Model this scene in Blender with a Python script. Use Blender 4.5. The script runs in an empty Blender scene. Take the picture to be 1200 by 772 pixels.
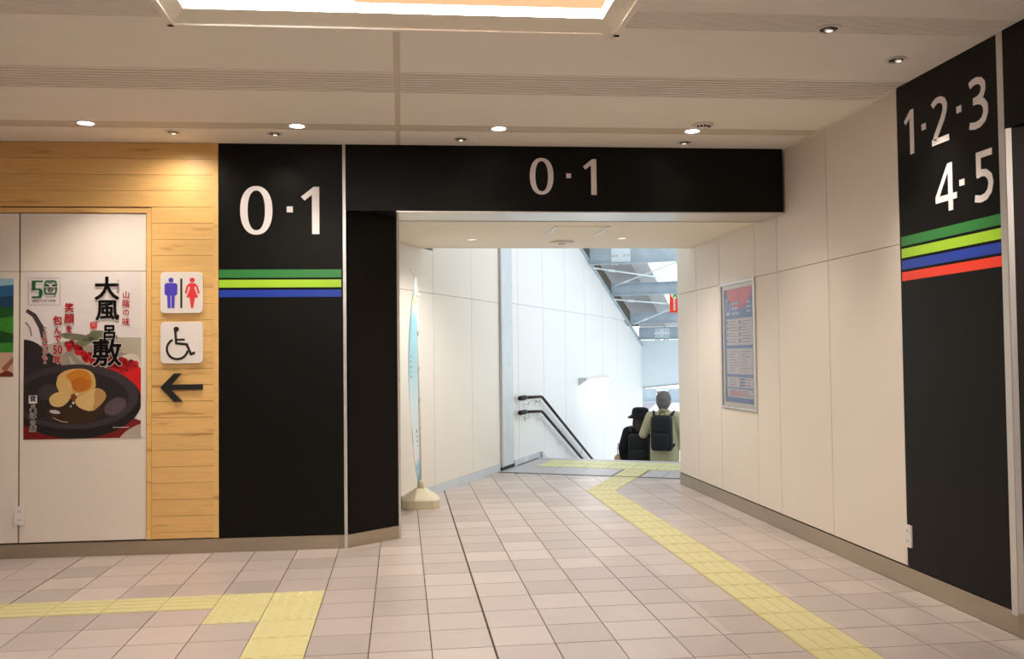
import bpy, bmesh, math, random
from mathutils import Vector
random.seed(7)
PI = math.pi
C = bpy.context.scene.collection
SC = bpy.context.scene

# ------------------------------------------------------------------ camera
F, PITCH, ROLL, YAW, CAMZ = 1049.62, 0.03052, -0.011787, 0.122802, 1.4026
cd = bpy.data.cameras.new('camera')
cam = bpy.data.objects.new('camera', cd)
C.objects.link(cam)
c_, s_ = math.cos(YAW), math.sin(YAW)
cp, sp = math.cos(PITCH), math.sin(PITCH)
cr, sr = math.cos(ROLL), math.sin(ROLL)
right0 = Vector((c_, -s_, 0)); fwd0 = Vector((s_, c_, 0)); up0 = Vector((0, 0, 1))
fwd = fwd0 * cp + up0 * sp
up1 = up0 * cp - fwd0 * sp
rt = right0 * cr + up1 * sr
up = up1 * cr - right0 * sr
from mathutils import Matrix
M = Matrix((rt, up, -fwd)).transposed().to_4x4()
M.translation = Vector((0, 0, CAMZ))
cam.matrix_world = M
cd.sensor_fit = 'HORIZONTAL'; cd.sensor_width = 36.0
cd.lens = F / 1200 * 36.0
cd.shift_x = (600 - 599.775) / 1200
cd.shift_y = (384.83 - 386) / 1200
cd.clip_start = 0.05; cd.clip_end = 400
SC.camera = cam

# ------------------------------------------------------------------ world, exposure
w = bpy.data.worlds.new('overcast_sky'); SC.world = w
w.use_nodes = True
wn = w.node_tree
bg = wn.nodes['Background']
bg.inputs['Color'].default_value = (0.86, 0.94, 1.0, 1)
bg.inputs['Strength'].default_value = 1.3
SC.view_settings.view_transform = 'Standard'
SC.view_settings.look = 'None'
SC.view_settings.exposure = 0.45
SC.view_settings.gamma = 1.0
SC.view_settings.use_curve_mapping = False
LIGHTBOX = 12.0
SPOT_W = 58.0
WASH_W = 16.0

# ------------------------------------------------------------------ materials
def srgb(r, g, b):
    f = lambda v: (v / 255 / 12.92) if v / 255 <= 0.04045 else ((v / 255 + 0.055) / 1.055) ** 2.4
    return (f(r), f(g), f(b), 1)

def mat(name, col, rough=0.5, metal=0.0, spec=0.5, noise=0.0, nscale=8.0, bump=0.0, bscale=60.0, emit=None, es=0.0, stretch=None):
    m = bpy.data.materials.new(name); m.use_nodes = True
    nt = m.node_tree; b = nt.nodes['Principled BSDF']
    b.inputs['Base Color'].default_value = col
    b.inputs['Roughness'].default_value = rough
    b.inputs['Metallic'].default_value = metal
    b.inputs['Specular IOR Level'].default_value = spec
    if emit is not None:
        b.inputs['Emission Color'].default_value = emit
        b.inputs['Emission Strength'].default_value = es
    if noise > 0 or bump > 0:
        tc = nt.nodes.new('ShaderNodeTexCoord')
        mp = nt.nodes.new('ShaderNodeMapping')
        nt.links.new(tc.outputs['Object'], mp.inputs['Vector'])
        if stretch: mp.inputs['Scale'].default_value = stretch
    if noise > 0:
        n = nt.nodes.new('ShaderNodeTexNoise'); n.inputs['Scale'].default_value = nscale
        n.inputs['Detail'].default_value = 5
        nt.links.new(mp.outputs['Vector'], n.inputs['Vector'])
        mr = nt.nodes.new('ShaderNodeMapRange')
        mr.inputs['To Min'].default_value = 1 - noise; mr.inputs['To Max'].default_value = 1 + noise
        nt.links.new(n.outputs['Fac'], mr.inputs['Value'])
        vm = nt.nodes.new('ShaderNodeVectorMath'); vm.operation = 'SCALE'
        vm.inputs[0].default_value = col[:3]
        nt.links.new(mr.outputs['Result'], vm.inputs['Scale'])
        nt.links.new(vm.outputs['Vector'], b.inputs['Base Color'])
    if bump > 0:
        n2 = nt.nodes.new('ShaderNodeTexNoise'); n2.inputs['Scale'].default_value = bscale
        nt.links.new(mp.outputs['Vector'], n2.inputs['Vector'])
        bp = nt.nodes.new('ShaderNodeBump'); bp.inputs['Strength'].default_value = bump
        bp.inputs['Distance'].default_value = 0.002
        nt.links.new(n2.outputs['Fac'], bp.inputs['Height'])
        nt.links.new(bp.outputs['Normal'], b.inputs['Normal'])
    return m

def tile_mat(name, col, var, rough):
    m = bpy.data.materials.new(name); m.use_nodes = True
    nt = m.node_tree; b = nt.nodes['Principled BSDF']
    g = nt.nodes.new('ShaderNodeNewGeometry')
    sub = nt.nodes.new('ShaderNodeVectorMath'); sub.operation = 'SUBTRACT'
    sub.inputs[1].default_value = (0.433, 4.353, -5)
    nt.links.new(g.outputs['Position'], sub.inputs[0])
    dv = nt.nodes.new('ShaderNodeVectorMath'); dv.operation = 'SCALE'; dv.inputs['Scale'].default_value = 1 / 0.3
    nt.links.new(sub.outputs[0], dv.inputs[0])
    fl = nt.nodes.new('ShaderNodeVectorMath'); fl.operation = 'FLOOR'
    nt.links.new(dv.outputs[0], fl.inputs[0])
    wn_ = nt.nodes.new('ShaderNodeTexWhiteNoise'); nt.links.new(fl.outputs[0], wn_.inputs['Vector'])
    n = nt.nodes.new('ShaderNodeTexNoise'); n.inputs['Scale'].default_value = 7; n.inputs['Detail'].default_value = 8
    n.inputs['Roughness'].default_value = 0.7
    nt.links.new(g.outputs['Position'], n.inputs['Vector'])
    r1 = nt.nodes.new('ShaderNodeMapRange'); r1.inputs['To Min'].default_value = 1 - var; r1.inputs['To Max'].default_value = 1 + var
    nt.links.new(wn_.outputs['Value'], r1.inputs['Value'])
    r2 = nt.nodes.new('ShaderNodeMapRange'); r2.inputs['To Min'].default_value = 0.82; r2.inputs['To Max'].default_value = 1.18
    nt.links.new(n.outputs['Fac'], r2.inputs['Value'])
    mu = nt.nodes.new('ShaderNodeMath'); mu.operation = 'MULTIPLY'
    nt.links.new(r1.outputs[0], mu.inputs[0]); nt.links.new(r2.outputs[0], mu.inputs[1])
    vm = nt.nodes.new('ShaderNodeVectorMath'); vm.operation = 'SCALE'; vm.inputs[0].default_value = col[:3]
    nt.links.new(mu.outputs[0], vm.inputs['Scale'])
    nt.links.new(vm.outputs[0], b.inputs['Base Color'])
    r3 = nt.nodes.new('ShaderNodeMapRange'); r3.inputs['To Min'].default_value = rough - 0.08; r3.inputs['To Max'].default_value = rough + 0.12
    nt.links.new(n.outputs['Fac'], r3.inputs['Value'])
    nt.links.new(r3.outputs[0], b.inputs['Roughness'])
    return m

def wood_mat(name, base, dark):
    m = bpy.data.materials.new(name); m.use_nodes = True
    nt = m.node_tree; b = nt.nodes['Principled BSDF']
    g = nt.nodes.new('ShaderNodeNewGeometry')
    oi = nt.nodes.new('ShaderNodeObjectInfo')
    off = nt.nodes.new('ShaderNodeVectorMath'); off.operation = 'SCALE'; off.inputs[0].default_value = (13.0, 7.0, 5.0)
    nt.links.new(oi.outputs['Random'], off.inputs['Scale'])
    ad = nt.nodes.new('ShaderNodeVectorMath'); ad.operation = 'ADD'
    nt.links.new(g.outputs['Position'], ad.inputs[0]); nt.links.new(off.outputs[0], ad.inputs[1])
    mp = nt.nodes.new('ShaderNodeMapping'); mp.inputs['Scale'].default_value = (1.6, 6, 26)
    nt.links.new(ad.outputs[0], mp.inputs['Vector'])
    n = nt.nodes.new('ShaderNodeTexNoise'); n.inputs['Scale'].default_value = 1.3; n.inputs['Detail'].default_value = 6
    n.inputs['Distortion'].default_value = 1.7
    nt.links.new(mp.outputs[0], n.inputs['Vector'])
    # flame-shaped knots
    mp2 = nt.nodes.new('ShaderNodeMapping'); mp2.inputs['Scale'].default_value = (2.6, 3, 22)
    nt.links.new(ad.outputs[0], mp2.inputs['Vector'])
    n2 = nt.nodes.new('ShaderNodeTexNoise'); n2.inputs['Scale'].default_value = 1.0; n2.inputs['Detail'].default_value = 2
    nt.links.new(mp2.outputs[0], n2.inputs['Vector'])
    k = nt.nodes.new('ShaderNodeMapRange'); k.inputs['From Min'].default_value = 0.62; k.inputs['From Max'].default_value = 0.78
    nt.links.new(n2.outputs['Fac'], k.inputs['Value'])
    rp = nt.nodes.new('ShaderNodeValToRGB')
    rp.color_ramp.elements[0].position = 0.3; rp.color_ramp.elements[0].color = tuple(v * 0.88 for v in base[:3]) + (1,)
    rp.color_ramp.elements[1].position = 0.62; rp.color_ramp.elements[1].color = base
    nt.links.new(n.outputs['Fac'], rp.inputs['Fac'])
    mx = nt.nodes.new('ShaderNodeMix'); mx.data_type = 'RGBA'
    nt.links.new(k.outputs[0], mx.inputs[0]); nt.links.new(rp.outputs[0], mx.inputs[6]); mx.inputs[7].default_value = dark
    rv = nt.nodes.new('ShaderNodeMapRange'); rv.inputs['To Min'].default_value = 0.96; rv.inputs['To Max'].default_value = 1.04
    nt.links.new(oi.outputs['Random'], rv.inputs['Value'])
    vm = nt.nodes.new('ShaderNodeVectorMath'); vm.operation = 'SCALE'
    nt.links.new(mx.outputs[2], vm.inputs[0]); nt.links.new(rv.outputs[0], vm.inputs['Scale'])
    nt.links.new(vm.outputs[0], b.inputs['Base Color'])
    b.inputs['Roughness'].default_value = 0.45
    return m

MT = {}
MT['tile'] = tile_mat('floor_tile', (0.46, 0.385, 0.35, 1), 0.13, 0.34)
MT['grout'] = mat('grout', (0.07, 0.052, 0.045, 1), 0.9, noise=0.2)
MT['tactile'] = mat('tactile_yellow', (0.60, 0.54, 0.26, 1), 0.5, noise=0.10, nscale=14)
MT['tactile_pale'] = mat('tactile_pale_yellow', (0.62, 0.60, 0.30, 1), 0.5, noise=0.08)
MT['plate'] = mat('landing_plate', (0.42, 0.40, 0.41, 1), 0.45, noise=0.12, nscale=5)
MT['dark_rubber'] = mat('dark_rubber', (0.012, 0.012, 0.012, 1), 0.7, noise=0.1)
MT['ceiling'] = mat('ceiling_paint', (0.88, 0.83, 0.76, 1), 0.75, noise=0.03, nscale=3, bump=0.05, bscale=200)
MT['channel'] = mat('ceiling_channel_tone', (0.66, 0.58, 0.48, 1), 0.75, noise=0.03, nscale=3)  # even colour, darker than the ceiling panels
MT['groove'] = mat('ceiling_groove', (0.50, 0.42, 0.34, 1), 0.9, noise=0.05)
MT['ceil_gap'] = mat('ceiling_gap', (0.16, 0.12, 0.09, 1), 0.9, noise=0.05)
MT['soffit'] = mat('soffit_paint', (0.88, 0.82, 0.70, 1), 0.6, noise=0.03, nscale=3)
MT['panel'] = mat('white_wall_panel', (0.78, 0.70, 0.62, 1), 0.42, noise=0.02, nscale=3)
MT['panel_cool'] = mat('white_corridor_panel', (0.82, 0.77, 0.68, 1), 0.42, noise=0.02, nscale=3)
MT['panel_stair'] = mat('white_stair_panel', (0.82, 0.82, 0.80, 1), 0.42, noise=0.02, nscale=3)
MT['black'] = mat('black_panel', (0.0048, 0.0044, 0.0038, 1), 0.42, spec=0.16, noise=0.15, nscale=3)
MT['black_brown'] = mat('brown_black_panel', (0.02, 0.014, 0.011, 1), 0.45, spec=0.3, noise=0.15, nscale=3)
MT['wood'] = wood_mat('pale_wood', (0.79, 0.485, 0.175, 1), (0.44, 0.20, 0.055, 1))
MT['steel'] = mat('brushed_steel', (0.47, 0.415, 0.33, 1), 0.30, metal=0.92, noise=0.12, nscale=6, stretch=(0.6, 0.6, 12), bump=0.06, bscale=90)
MT['steel_blue'] = mat('cool_steel', (0.62, 0.66, 0.69, 1), 0.45, metal=0.2, noise=0.12, nscale=6)
MT['alu'] = mat('aluminium_strip', (0.66, 0.64, 0.62, 1), 0.35, metal=0.6, noise=0.06)
MT['alu_soffit'] = mat('aluminium_soffit', (0.62, 0.58, 0.52, 1), 0.3, metal=0.8, noise=0.12, nscale=2)
MT['white'] = mat('white_print', (0.80, 0.74, 0.74, 1), 0.5, noise=0.02)
MT['plastic_white'] = mat('white_plastic', (0.78, 0.72, 0.68, 1), 0.4, noise=0.02)
MT['cream'] = mat('cream_plastic', (0.68, 0.60, 0.44, 1), 0.45, noise=0.05)
MT['green'] = mat('stripe_green', srgb(50, 128, 62), 0.35, noise=0.04)
MT['lime'] = mat('stripe_lime', srgb(165, 212, 50), 0.35, noise=0.04)
MT['blue'] = mat('stripe_blue', srgb(28, 62, 168), 0.35, noise=0.04)
MT['red'] = mat('stripe_red', srgb(240, 62, 36), 0.35, noise=0.04)
MT['pict_blue'] = mat('pictogram_blue', srgb(75, 62, 190), 0.5, noise=0.02)
MT['pict_red'] = mat('pictogram_red', srgb(226, 52, 62), 0.5, noise=0.02)
MT['ink'] = mat('black_ink', (0.008, 0.008, 0.008, 1), 0.5, noise=0.05)
MT['lightbox'] = mat('light_diffuser', (0.9, 0.9, 0.9, 1), 0.6, emit=(1.0, 0.945, 0.885, 1), es=LIGHTBOX, noise=0.01)
MT['peach'] = mat('peach_painted_glow', (0.85, 0.55, 0.33, 1), 0.5, emit=(1.0, 0.50, 0.26, 1), es=0.62, noise=0.05)  # emission paints a lit look onto the opaque inner panel
MT['lamp'] = mat('lamp_lens', (0.9, 0.9, 0.9, 1), 0.4, emit=(1.0, 0.96, 0.92, 1), es=14, noise=0.01)
MT['lamp_dim'] = mat('lamp_lens_dim', (0.85, 0.83, 0.78, 1), 0.35, emit=(1.0, 0.93, 0.82, 1), es=0.7, noise=0.01)
MT['chrome'] = mat('chrome', (0.8, 0.78, 0.75, 1), 0.15, metal=1.0, noise=0.03)
MT['galv'] = mat('galvanised_steel', (0.42, 0.50, 0.56, 1), 0.5, metal=0.2, noise=0.22, nscale=5)
MT['deck'] = mat('grey_deck', (0.34, 0.335, 0.34, 1), 0.6, noise=0.06)
MT['deck_pale'] = mat('pale_deck', (0.55, 0.55, 0.55, 1), 0.6, noise=0.06)
MT['deck_brown'] = mat('brown_gutter', (0.07, 0.055, 0.035, 1), 0.7, noise=0.2)
MT['pale_blue'] = mat('pale_blue_panel', (0.74, 0.84, 0.88, 1), 0.4, noise=0.03)
MT['lavender'] = mat('grey_lavender_panel', (0.44, 0.42, 0.47, 1), 0.6, noise=0.05)
MT['concrete'] = mat('concrete', (0.62, 0.62, 0.61, 1), 0.8, noise=0.1)
MT['rail_wood'] = mat('dark_brown_rail', (0.022, 0.010, 0.007, 1), 0.6, spec=0.3, noise=0.2, nscale=30)
MT['skin'] = mat('skin', (0.55, 0.33, 0.24, 1), 0.55, noise=0.05)
MT['skin_red'] = MT['skin']
MT['black_cloth'] = mat('black_cloth', (0.010, 0.010, 0.012, 1), 0.9, spec=0.2, noise=0.3, nscale=14, bump=0.3, bscale=160)
MT['pack_cloth'] = mat('black_nylon', (0.008, 0.0085, 0.0095, 1), 0.7, spec=0.3, noise=0.25, nscale=20)
MT['khaki'] = mat('khaki_cloth', (0.40, 0.37, 0.23, 1), 0.9, spec=0.2, noise=0.12, nscale=9, bump=0.4, bscale=60)
MT['hair_grey'] = mat('grey_hair', (0.11, 0.10, 0.095, 1), 0.8, noise=0.45, nscale=40)
MT['hair_dark'] = mat('dark_brown_hair', (0.028, 0.017, 0.011, 1), 0.7, noise=0.4, nscale=40)
MT['tan'] = mat('tan_leather', (0.46, 0.31, 0.16, 1), 0.6, noise=0.1)

# ------------------------------------------------------------------ mesh helpers
class MB:
    def __init__(self): self.v = []; self.f = []
    def add(self, vs, fs):
        n = len(self.v); self.v += [tuple(p) for p in vs]; self.f += [tuple(i + n for i in q) for q in fs]
    def box(self, fr, a0, a1, b0, b1, c0, c1):
        vs = [fr(a, b, c) for c in (c0, c1) for b in (b0, b1) for a in (a0, a1)]
        self.add(vs, [(0, 2, 3, 1), (4, 5, 7, 6), (0, 1, 5, 4), (2, 6, 7, 3), (0, 4, 6, 2), (1, 3, 7, 5)])
        return self
    def prism(self, fr, poly, c0, c1):
        n = len(poly)
        vs = [fr(a, b, c0) for a, b in poly] + [fr(a, b, c1) for a, b in poly]
        self.add(vs, [tuple(range(n))[::-1], tuple(range(n, 2 * n))] + [(i, (i + 1) % n, n + (i + 1) % n, n + i) for i in range(n)])
        return self
    def ring(self, fr, outer, inner, c0, c1):
        n = len(outer)
        vs = [fr(a, b, c) for pl in (outer, inner) for c in (c0, c1) for a, b in pl]
        fs = []
        for i in range(n):
            j = (i + 1) % n
            fs += [(n + i, n + j, 3 * n + j, 3 * n + i), (i, 2 * n + i, 2 * n + j, j), (i, j, n + j, n + i), (2 * n + i, 3 * n + i, 3 * n + j, 2 * n + j)]
        self.add(vs, fs); return self
    def ribbon(self, fr, pts, wd, c0, c1):
        n = len(pts); L = []; R = []
        for i in range(n):
            p = Vector(pts[i])
            d = Vector((0, 0))
            if i > 0: d += (p - Vector(pts[i - 1])).normalized()
            if i < n - 1: d += (Vector(pts[i + 1]) - p).normalized()
            d.normalize(); nn = Vector((-d.y, d.x)); k = 1.0
            if 0 < i < n - 1:
                d1 = (p - Vector(pts[i - 1])).normalized(); k = 1 / max(0.5, d.dot(d1))
            wv = wd[i] if isinstance(wd, (list, tuple)) else wd
            L.append(p + nn * wv / 2 * k); R.append(p - nn * wv / 2 * k)
        vs = [fr(q[0], q[1], c) for c in (c0, c1) for q in L + R]
        fs = []; m = 2 * n
        for i in range(n - 1):
            fs += [(m + i, m + n + i, m + n + i + 1, m + i + 1), (i, i + 1, n + i + 1, n + i), (i, m + i, m + i + 1, i + 1), (n + i, n + i + 1, m + n + i + 1, m + n + i)]
        fs += [(0, n, m + n, m), (n - 1, m + n - 1, m + 2 * n - 1, 2 * n - 1)]
        self.add(vs, fs); return self
    def tube(self, pts, r, seg=8, fr=None):
        n = len(pts); P = [Vector(fr(*p)) if fr else Vector(p) for p in pts]; vs = []
        prev = None
        for i in range(n):
            d = (P[min(i + 1, n - 1)] - P[max(i - 1, 0)]).normalized()
            a = Vector((0, 0, 1)) if abs(d.z) < 0.9 else Vector((1, 0, 0))
            x = d.cross(a).normalized()
            if prev is not None:
                x = (prev - d * prev.dot(d)).normalized()
            prev = x; y = d.cross(x)
            rr = r[i] if isinstance(r, (list, tuple)) else r
            for k in range(seg):
                t = 2 * PI * k / seg; vs.append(P[i] + x * (rr * math.cos(t)) + y * (rr * math.sin(t)))
        fs = [(i * seg + k, i * seg + (k + 1) % seg, (i + 1) * seg + (k + 1) % seg, (i + 1) * seg + k) for i in range(n - 1) for k in range(seg)]
        fs += [tuple(range(seg))[::-1], tuple(range((n - 1) * seg, n * seg))]
        self.add(vs, fs); return self
    def lathe(self, fr, cx, cy, prof, seg=20, sx=1.0, sy=1.0):
        vs = [fr(cx + r * sx * math.cos(2 * PI * k / seg), cy + r * sy * math.sin(2 * PI * k / seg), z) for r, z in prof for k in range(seg)]
        n = len(prof)
        fs = [(i * seg + k, i * seg + (k + 1) % seg, (i + 1) * seg + (k + 1) % seg, (i + 1) * seg + k) for i in range(n - 1) for k in range(seg)]
        fs += [tuple(range(seg))[::-1], tuple(range((n - 1) * seg, n * seg))]
        self.add(vs, fs); return self
    def ell(self, c, r, seg=14, rings=9, fr=None):
        vs = []
        for i in range(rings + 1):
            th = PI * i / rings
            for k in range(seg):
                ph = 2 * PI * k / seg
                q = (c[0] + r[0] * math.sin(th) * math.cos(ph), c[1] + r[1] * math.sin(th) * math.sin(ph), c[2] + r[2] * math.cos(th))
                vs.append(fr(*q) if fr else q)
        fs = [(i * seg + k, (i + 1) * seg + k, (i + 1) * seg + (k + 1) % seg, i * seg + (k + 1) % seg) for i in range(rings) for k in range(seg)]
        self.add(vs, fs); return self
    def mesh(self, name, m, org=(0, 0, 0), smooth=False, recalc=True):
        me = bpy.data.meshes.new(name)
        o = Vector(org)
        me.from_pydata([tuple(Vector(p) - o) for p in self.v], [], self.f)
        bm = bmesh.new(); bm.from_mesh(me)
        bmesh.ops.remove_doubles(bm, verts=bm.verts, dist=1e-6)
        if recalc: bmesh.ops.recalc_face_normals(bm, faces=bm.faces)
        bm.to_mesh(me); bm.free()
        me.materials.append(m)
        if smooth:
            me.polygons.foreach_set('use_smooth', [True] * len(me.polygons))
        return me
    def build(self, name, m, parent=None, smooth=False, bevel=0.0, recalc=True):
        m = MT[m] if isinstance(m, str) else m
        # a top-level mesh sits at the middle of its base, a part sits on its thing's origin
        pts = [Vector(p) for p in self.v]
        lo = Vector([min(p[i] for p in pts) for i in range(3)]); hi = Vector([max(p[i] for p in pts) for i in range(3)])
        org = Vector(((lo.x + hi.x) / 2, (lo.y + hi.y) / 2, lo.z if parent is None else (lo.z + hi.z) / 2))
        me = self.mesh(name, m, org, smooth, recalc)
        o = bpy.data.objects.new(name, me); C.objects.link(o)
        o.location = org
        if parent is not None:
            o.parent = parent; o.location = org - wloc(parent)
        WL[o.name] = org
        if bevel > 0:
            md = o.modifiers.new('bevel', 'BEVEL'); md.width = bevel; md.segments = 2; md.limit_method = 'ANGLE'
        return o
WL = {}
def wloc(o): return WL[o.name]

def thing(name, label, cat, loc, group=None):
    o = bpy.data.objects.new(name, None); C.objects.link(o)
    o.location = loc; o.empty_display_size = 0.1
    WL[o.name] = Vector(loc)
    o['label'] = label; o['category'] = cat
    if group: o['group'] = group
    return o
def tag(o, label, cat, group=None):
    o['label'] = label; o['category'] = cat
    if group: o['group'] = group
    return o
def struct(o): o['kind'] = 'structure'; return o
def stuff(o): o['kind'] = 'stuff'; return o
def plabel(o, l): o['label'] = l; return o

# ------------------------------------------------------------------ frames
SL = -0.0267
def W(x, y, z): return (x, y, z)
def LW(x, z, o): return (x, 6.7354 + SL * x - o, z)          # front wall: along x, height, out of the wall
def RW(y, z, o): return (2.987 - o, y, z)                     # right wall: along y, height, out of the wall
def CE(x, yy, z): return (x, yy + SL * x, z)                  # ceiling: rows parallel to the front wall
U0 = (0.347, 9.294); UX, UY = 0.455, 0.8905
_n = math.hypot(UX, UY); UX /= _n; UY /= _n
def SP(s, t, z): return (U0[0] + UX * s + UY * t, U0[1] + UY * s - UX * t, z)   # stair frame
def SW(s, z, o): return SP(s, o, z)                           # skewed left wall: along, height, out
CH0 = (-0.41, 6.746); CH1 = (-0.015, 7.06)
def chf(p, q):
    d = Vector((q[0] - p[0], q[1] - p[1])); L = d.length; d /= L; nn = Vector((d.y, -d.x))
    return (lambda a, b, o: (p[0] + d.x * a + nn.x * o, p[1] + d.y * a + nn.y * o, b)), L
CHL, CHLEN = chf(CH0, CH1)

def clip(poly, a, b, c):   # keep a*x+b*y<=c
    out = []; n = len(poly)
    for i in range(n):
        p, q = poly[i], poly[(i + 1) % n]
        dp, dq = a * p[0] + b * p[1] - c, a * q[0] + b * q[1] - c
        if dp <= 0: out.append(p)
        if (dp < 0 < dq) or (dq < 0 < dp):
            k = dp / (dp - dq); out.append((p[0] + (q[0] - p[0]) * k, p[1] + (q[1] - p[1]) * k))
    return out

ZC, ZL = 2.994, 2.498
XL, YB = -6.0, -3.0
# ------------------------------------------------------------------ floor
fb = MB()
fb.box(W, XL, 3.11, YB, 6.9, -0.12, -0.006)
fb.prism(W, [(-0.42, 6.9), (3.11, 6.9), (3.11, 9.45), (3.11, 9.80), (1.13, 10.79), (-0.75, 7.45)], -0.12, -0.006)
floor = struct(fb.build('floor', 'grout'))
X0, Y0, T, CUT, G = 0.433, 4.353, 0.3, 0.0506, 0.0029
def colx(c): return X0 + T * c - (CUT if c >= 4 else 0)
def sc(x, y): return ((x - U0[0]) * UX + (y - U0[1]) * UY, (x - U0[0]) * UY - (y - U0[1]) * UX)
TX0, TX1 = colx(5), colx(6)
T0, T1 = 1.437, 1.729
STHR = 1.70
def cam_px(x, y, z):
    d = Vector((x, y, z - CAMZ)); q = d.dot(fwd)
    if q <= 0.1: return None
    return 600 + F * d.dot(rt) / q, 386 - F * d.dot(up) / q, q
tiles = []
ycells = [(j, Y0 + T * j, Y0 + T * (j + 1)) for j in range(-25, 23)]
for j, y0, y1 in ycells:
    for c in range(-22, 10):
        if c == 5 and j < 16: continue
        x0, x1 = colx(c), colx(c + 1)
        if x1 > 2.985 and y0 < 9.44: x1 = 2.985
        if x1 - x0 < 0.03: continue
        if -9 <= c <= -6 and j == 3: continue
        if c < -9 and j == 3: continue
        if c in (-5, -4) and j in (2, 3): continue
        if c == -4 and j < 2: continue
        mx_, my_ = (x0 + x1) / 2, (y0 + y1) / 2
        if x1 < -0.4 and y0 > 6.76 - SL * 0 + 0.1: continue
        if y1 > 7.1:
            if max(sc(x1, y0)[1], sc(x1, y1)[1]) < 0.02: continue
        if min(sc(x0, y0)[0], sc(x1, y0)[0]) > STHR: continue
        g0 = 0.006 if c == 0 or c == -9 else G
        g1 = 0.006 if c == -1 or c == -10 else G
        h0 = 0.004 if j in (0, 10) else G
        poly = [(x0 + g0, y0 + h0), (x1 - g1, y0 + h0), (x1 - g1, y1 - G), (x0 + g0, y1 - G)]
        full = True
        if max(sc(*p)[0] for p in poly) > STHR - 0.012:
            poly = clip(poly, UX, UY, STHR - 0.012 + UX * U0[0] + UY * U0[1]); full = False
        pieces = [poly]
        if (j >= 16 and x1 > 1.4) or (j == 15 and c >= 6):
            ts = [sc(*p)[1] for p in poly]
            if poly and max(ts) > T0 and min(ts) < T1:
                k = UY * U0[0] - UX * U0[1]
                a = clip(poly, UY, -UX, T0 - G + k); b = clip(poly, -UY, UX, -(T1 + G) - k)
                # cells left of the straight column keep only their left piece and so on
                pieces = [q for q in (a, b) if len(q) > 2]; full = False
        for q in pieces:
            if len(q) < 3: continue
            ar = abs(sum(q[i][0] * q[(i + 1) % len(q)][1] - q[(i + 1) % len(q)][0] * q[i][1] for i in range(len(q)))) / 2
            if ar < 0.0015: continue
            pp = cam_px(mx_, my_, 0)
            size = 0
            if pp and -45 < pp[0] < 1245 and 500 < pp[1] < 800:
                size = ar / pp[2] ** 2
            tiles.append((size, c, full and g0 == G and g1 == G and h0 == G and abs(x1 - x0 - T) < 1e-6, q))
tiles.sort(key=lambda a: -a[0])
std = MB().box(W, -T / 2 + G, T / 2 - G, -T / 2 + G, T / 2 - G, -0.006, 0.0).mesh('floor_tile', MT['tile'])
rest = MB(); cnt = 0
for size, c, isstd, q in tiles:
    if size > 0 and cnt < 300:
        cnt += 1
        if isstd:
            o = bpy.data.objects.new('floor_tile', std); C.objects.link(o); o.parent = floor
            cxy = Vector((sum(p[0] for p in q) / 4, sum(p[1] for p in q) / 4, 0))
            o.location = cxy - wloc(floor); WL[o.name] = cxy
        else:
            MB().prism(W, q, -0.006, 0.0).build('floor_tile', 'tile', floor)
    else:
        rest.prism(W, q, -0.006, 0.0)
stuff(rest.build('distant_floor_tiles', 'tile', floor))

def tactile_bars(A, B, Cc, D, m='tactile', name='tactile_block', nb=4, parent=None):
    """block with raised bars; A,B start edge left/right, D,Cc end edge left/right"""
    mb = MB(); mb.prism(W, [A, B, Cc, D], -0.006, 0.0015)
    L = lambda p, q, k: (p[0] + (q[0] - p[0]) * k, p[1] + (q[1] - p[1]) * k)
    for i in range(nb):
        f0 = (i + 0.5 - 0.37) / nb; f1 = (i + 0.5 + 0.37) / nb
        a0, a1 = L(A, B, f0), L(A, B, f1); d0, d1 = L(D, Cc, f0), L(D, Cc, f1)
        q = [L(a0, d0, 0.04), L(a1, d1, 0.04), L(a1, d1, 0.96), L(a0, d0, 0.96)]
        mb.prism(W, q, 0.0015, 0.0036)
    return mb.build(name, m, parent or floor)
def tactile_dots(x0, x1, y0, y1):
    mb = MB().box(W, x0, x1, y0, y1, -0.006, 0.0015)
    for i in range(5):
        for k in range(5):
            mb.lathe(W, x0 + (x1 - x0) * (i + 0.5) / 5, y0 + (y1 - y0) * (k + 0.5) / 5, [(0.015, 0.0015), (0.010, 0.0050)], 6)
    return mb.build('tactile_block', 'tactile', floor)
e = 0.002
for c in range(-12, -5):     # row of guide blocks, bars across the picture
    x0, x1 = colx(c) + e, colx(c + 1) - e; y0, y1 = Y0 + 3 * T + e, Y0 + 4 * T - e
    tactile_bars((x0, y1), (x0, y0), (x1, y0), (x1, y1))
for c in (-5, -4):
    for j in (2, 3): tactile_dots(colx(c) + e, colx(c + 1) - e, Y0 + j * T + e, Y0 + (j + 1) * T - e)
for j in range(-3, 2):
    x0, x1, y0, y1 = colx(-4) + e, colx(-3) - e, Y0 + j * T + e, Y0 + (j + 1) * T - e
    tactile_bars((x0, y0), (x1, y0), (x1, y1), (x0, y1))
LC, RC = (TX0 + e, 9.14), (TX1 - e, 9.085)
for j in range(-3, 16):
    y0, y1 = Y0 + j * T + e, Y0 + (j + 1) * T - e
    if y1 < 9.06: tactile_bars((TX0 + e, y0), (TX1 - e, y0), (TX1 - e, y1), (TX0 + e, y1))
    else:
        tactile_bars((TX0 + e, y0), (TX1 - e, y0), (RC[0], RC[1] - e), (LC[0], LC[1] - e)); break
p0 = LC; p1 = RC
s_l = sc(*LC)[0]
S = [0.95, 1.25, 1.55, STHR - 0.012]
for k, s1 in enumerate(S):
    q0, q1 = SP(s1, T0, 0)[:2], SP(s1, T1, 0)[:2]
    tactile_bars(p0, p1, q1, q0)
    p0, p1 = SP(s1 + 0.004, T0, 0)[:2], SP(s1 + 0.004, T1, 0)[:2]

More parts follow.
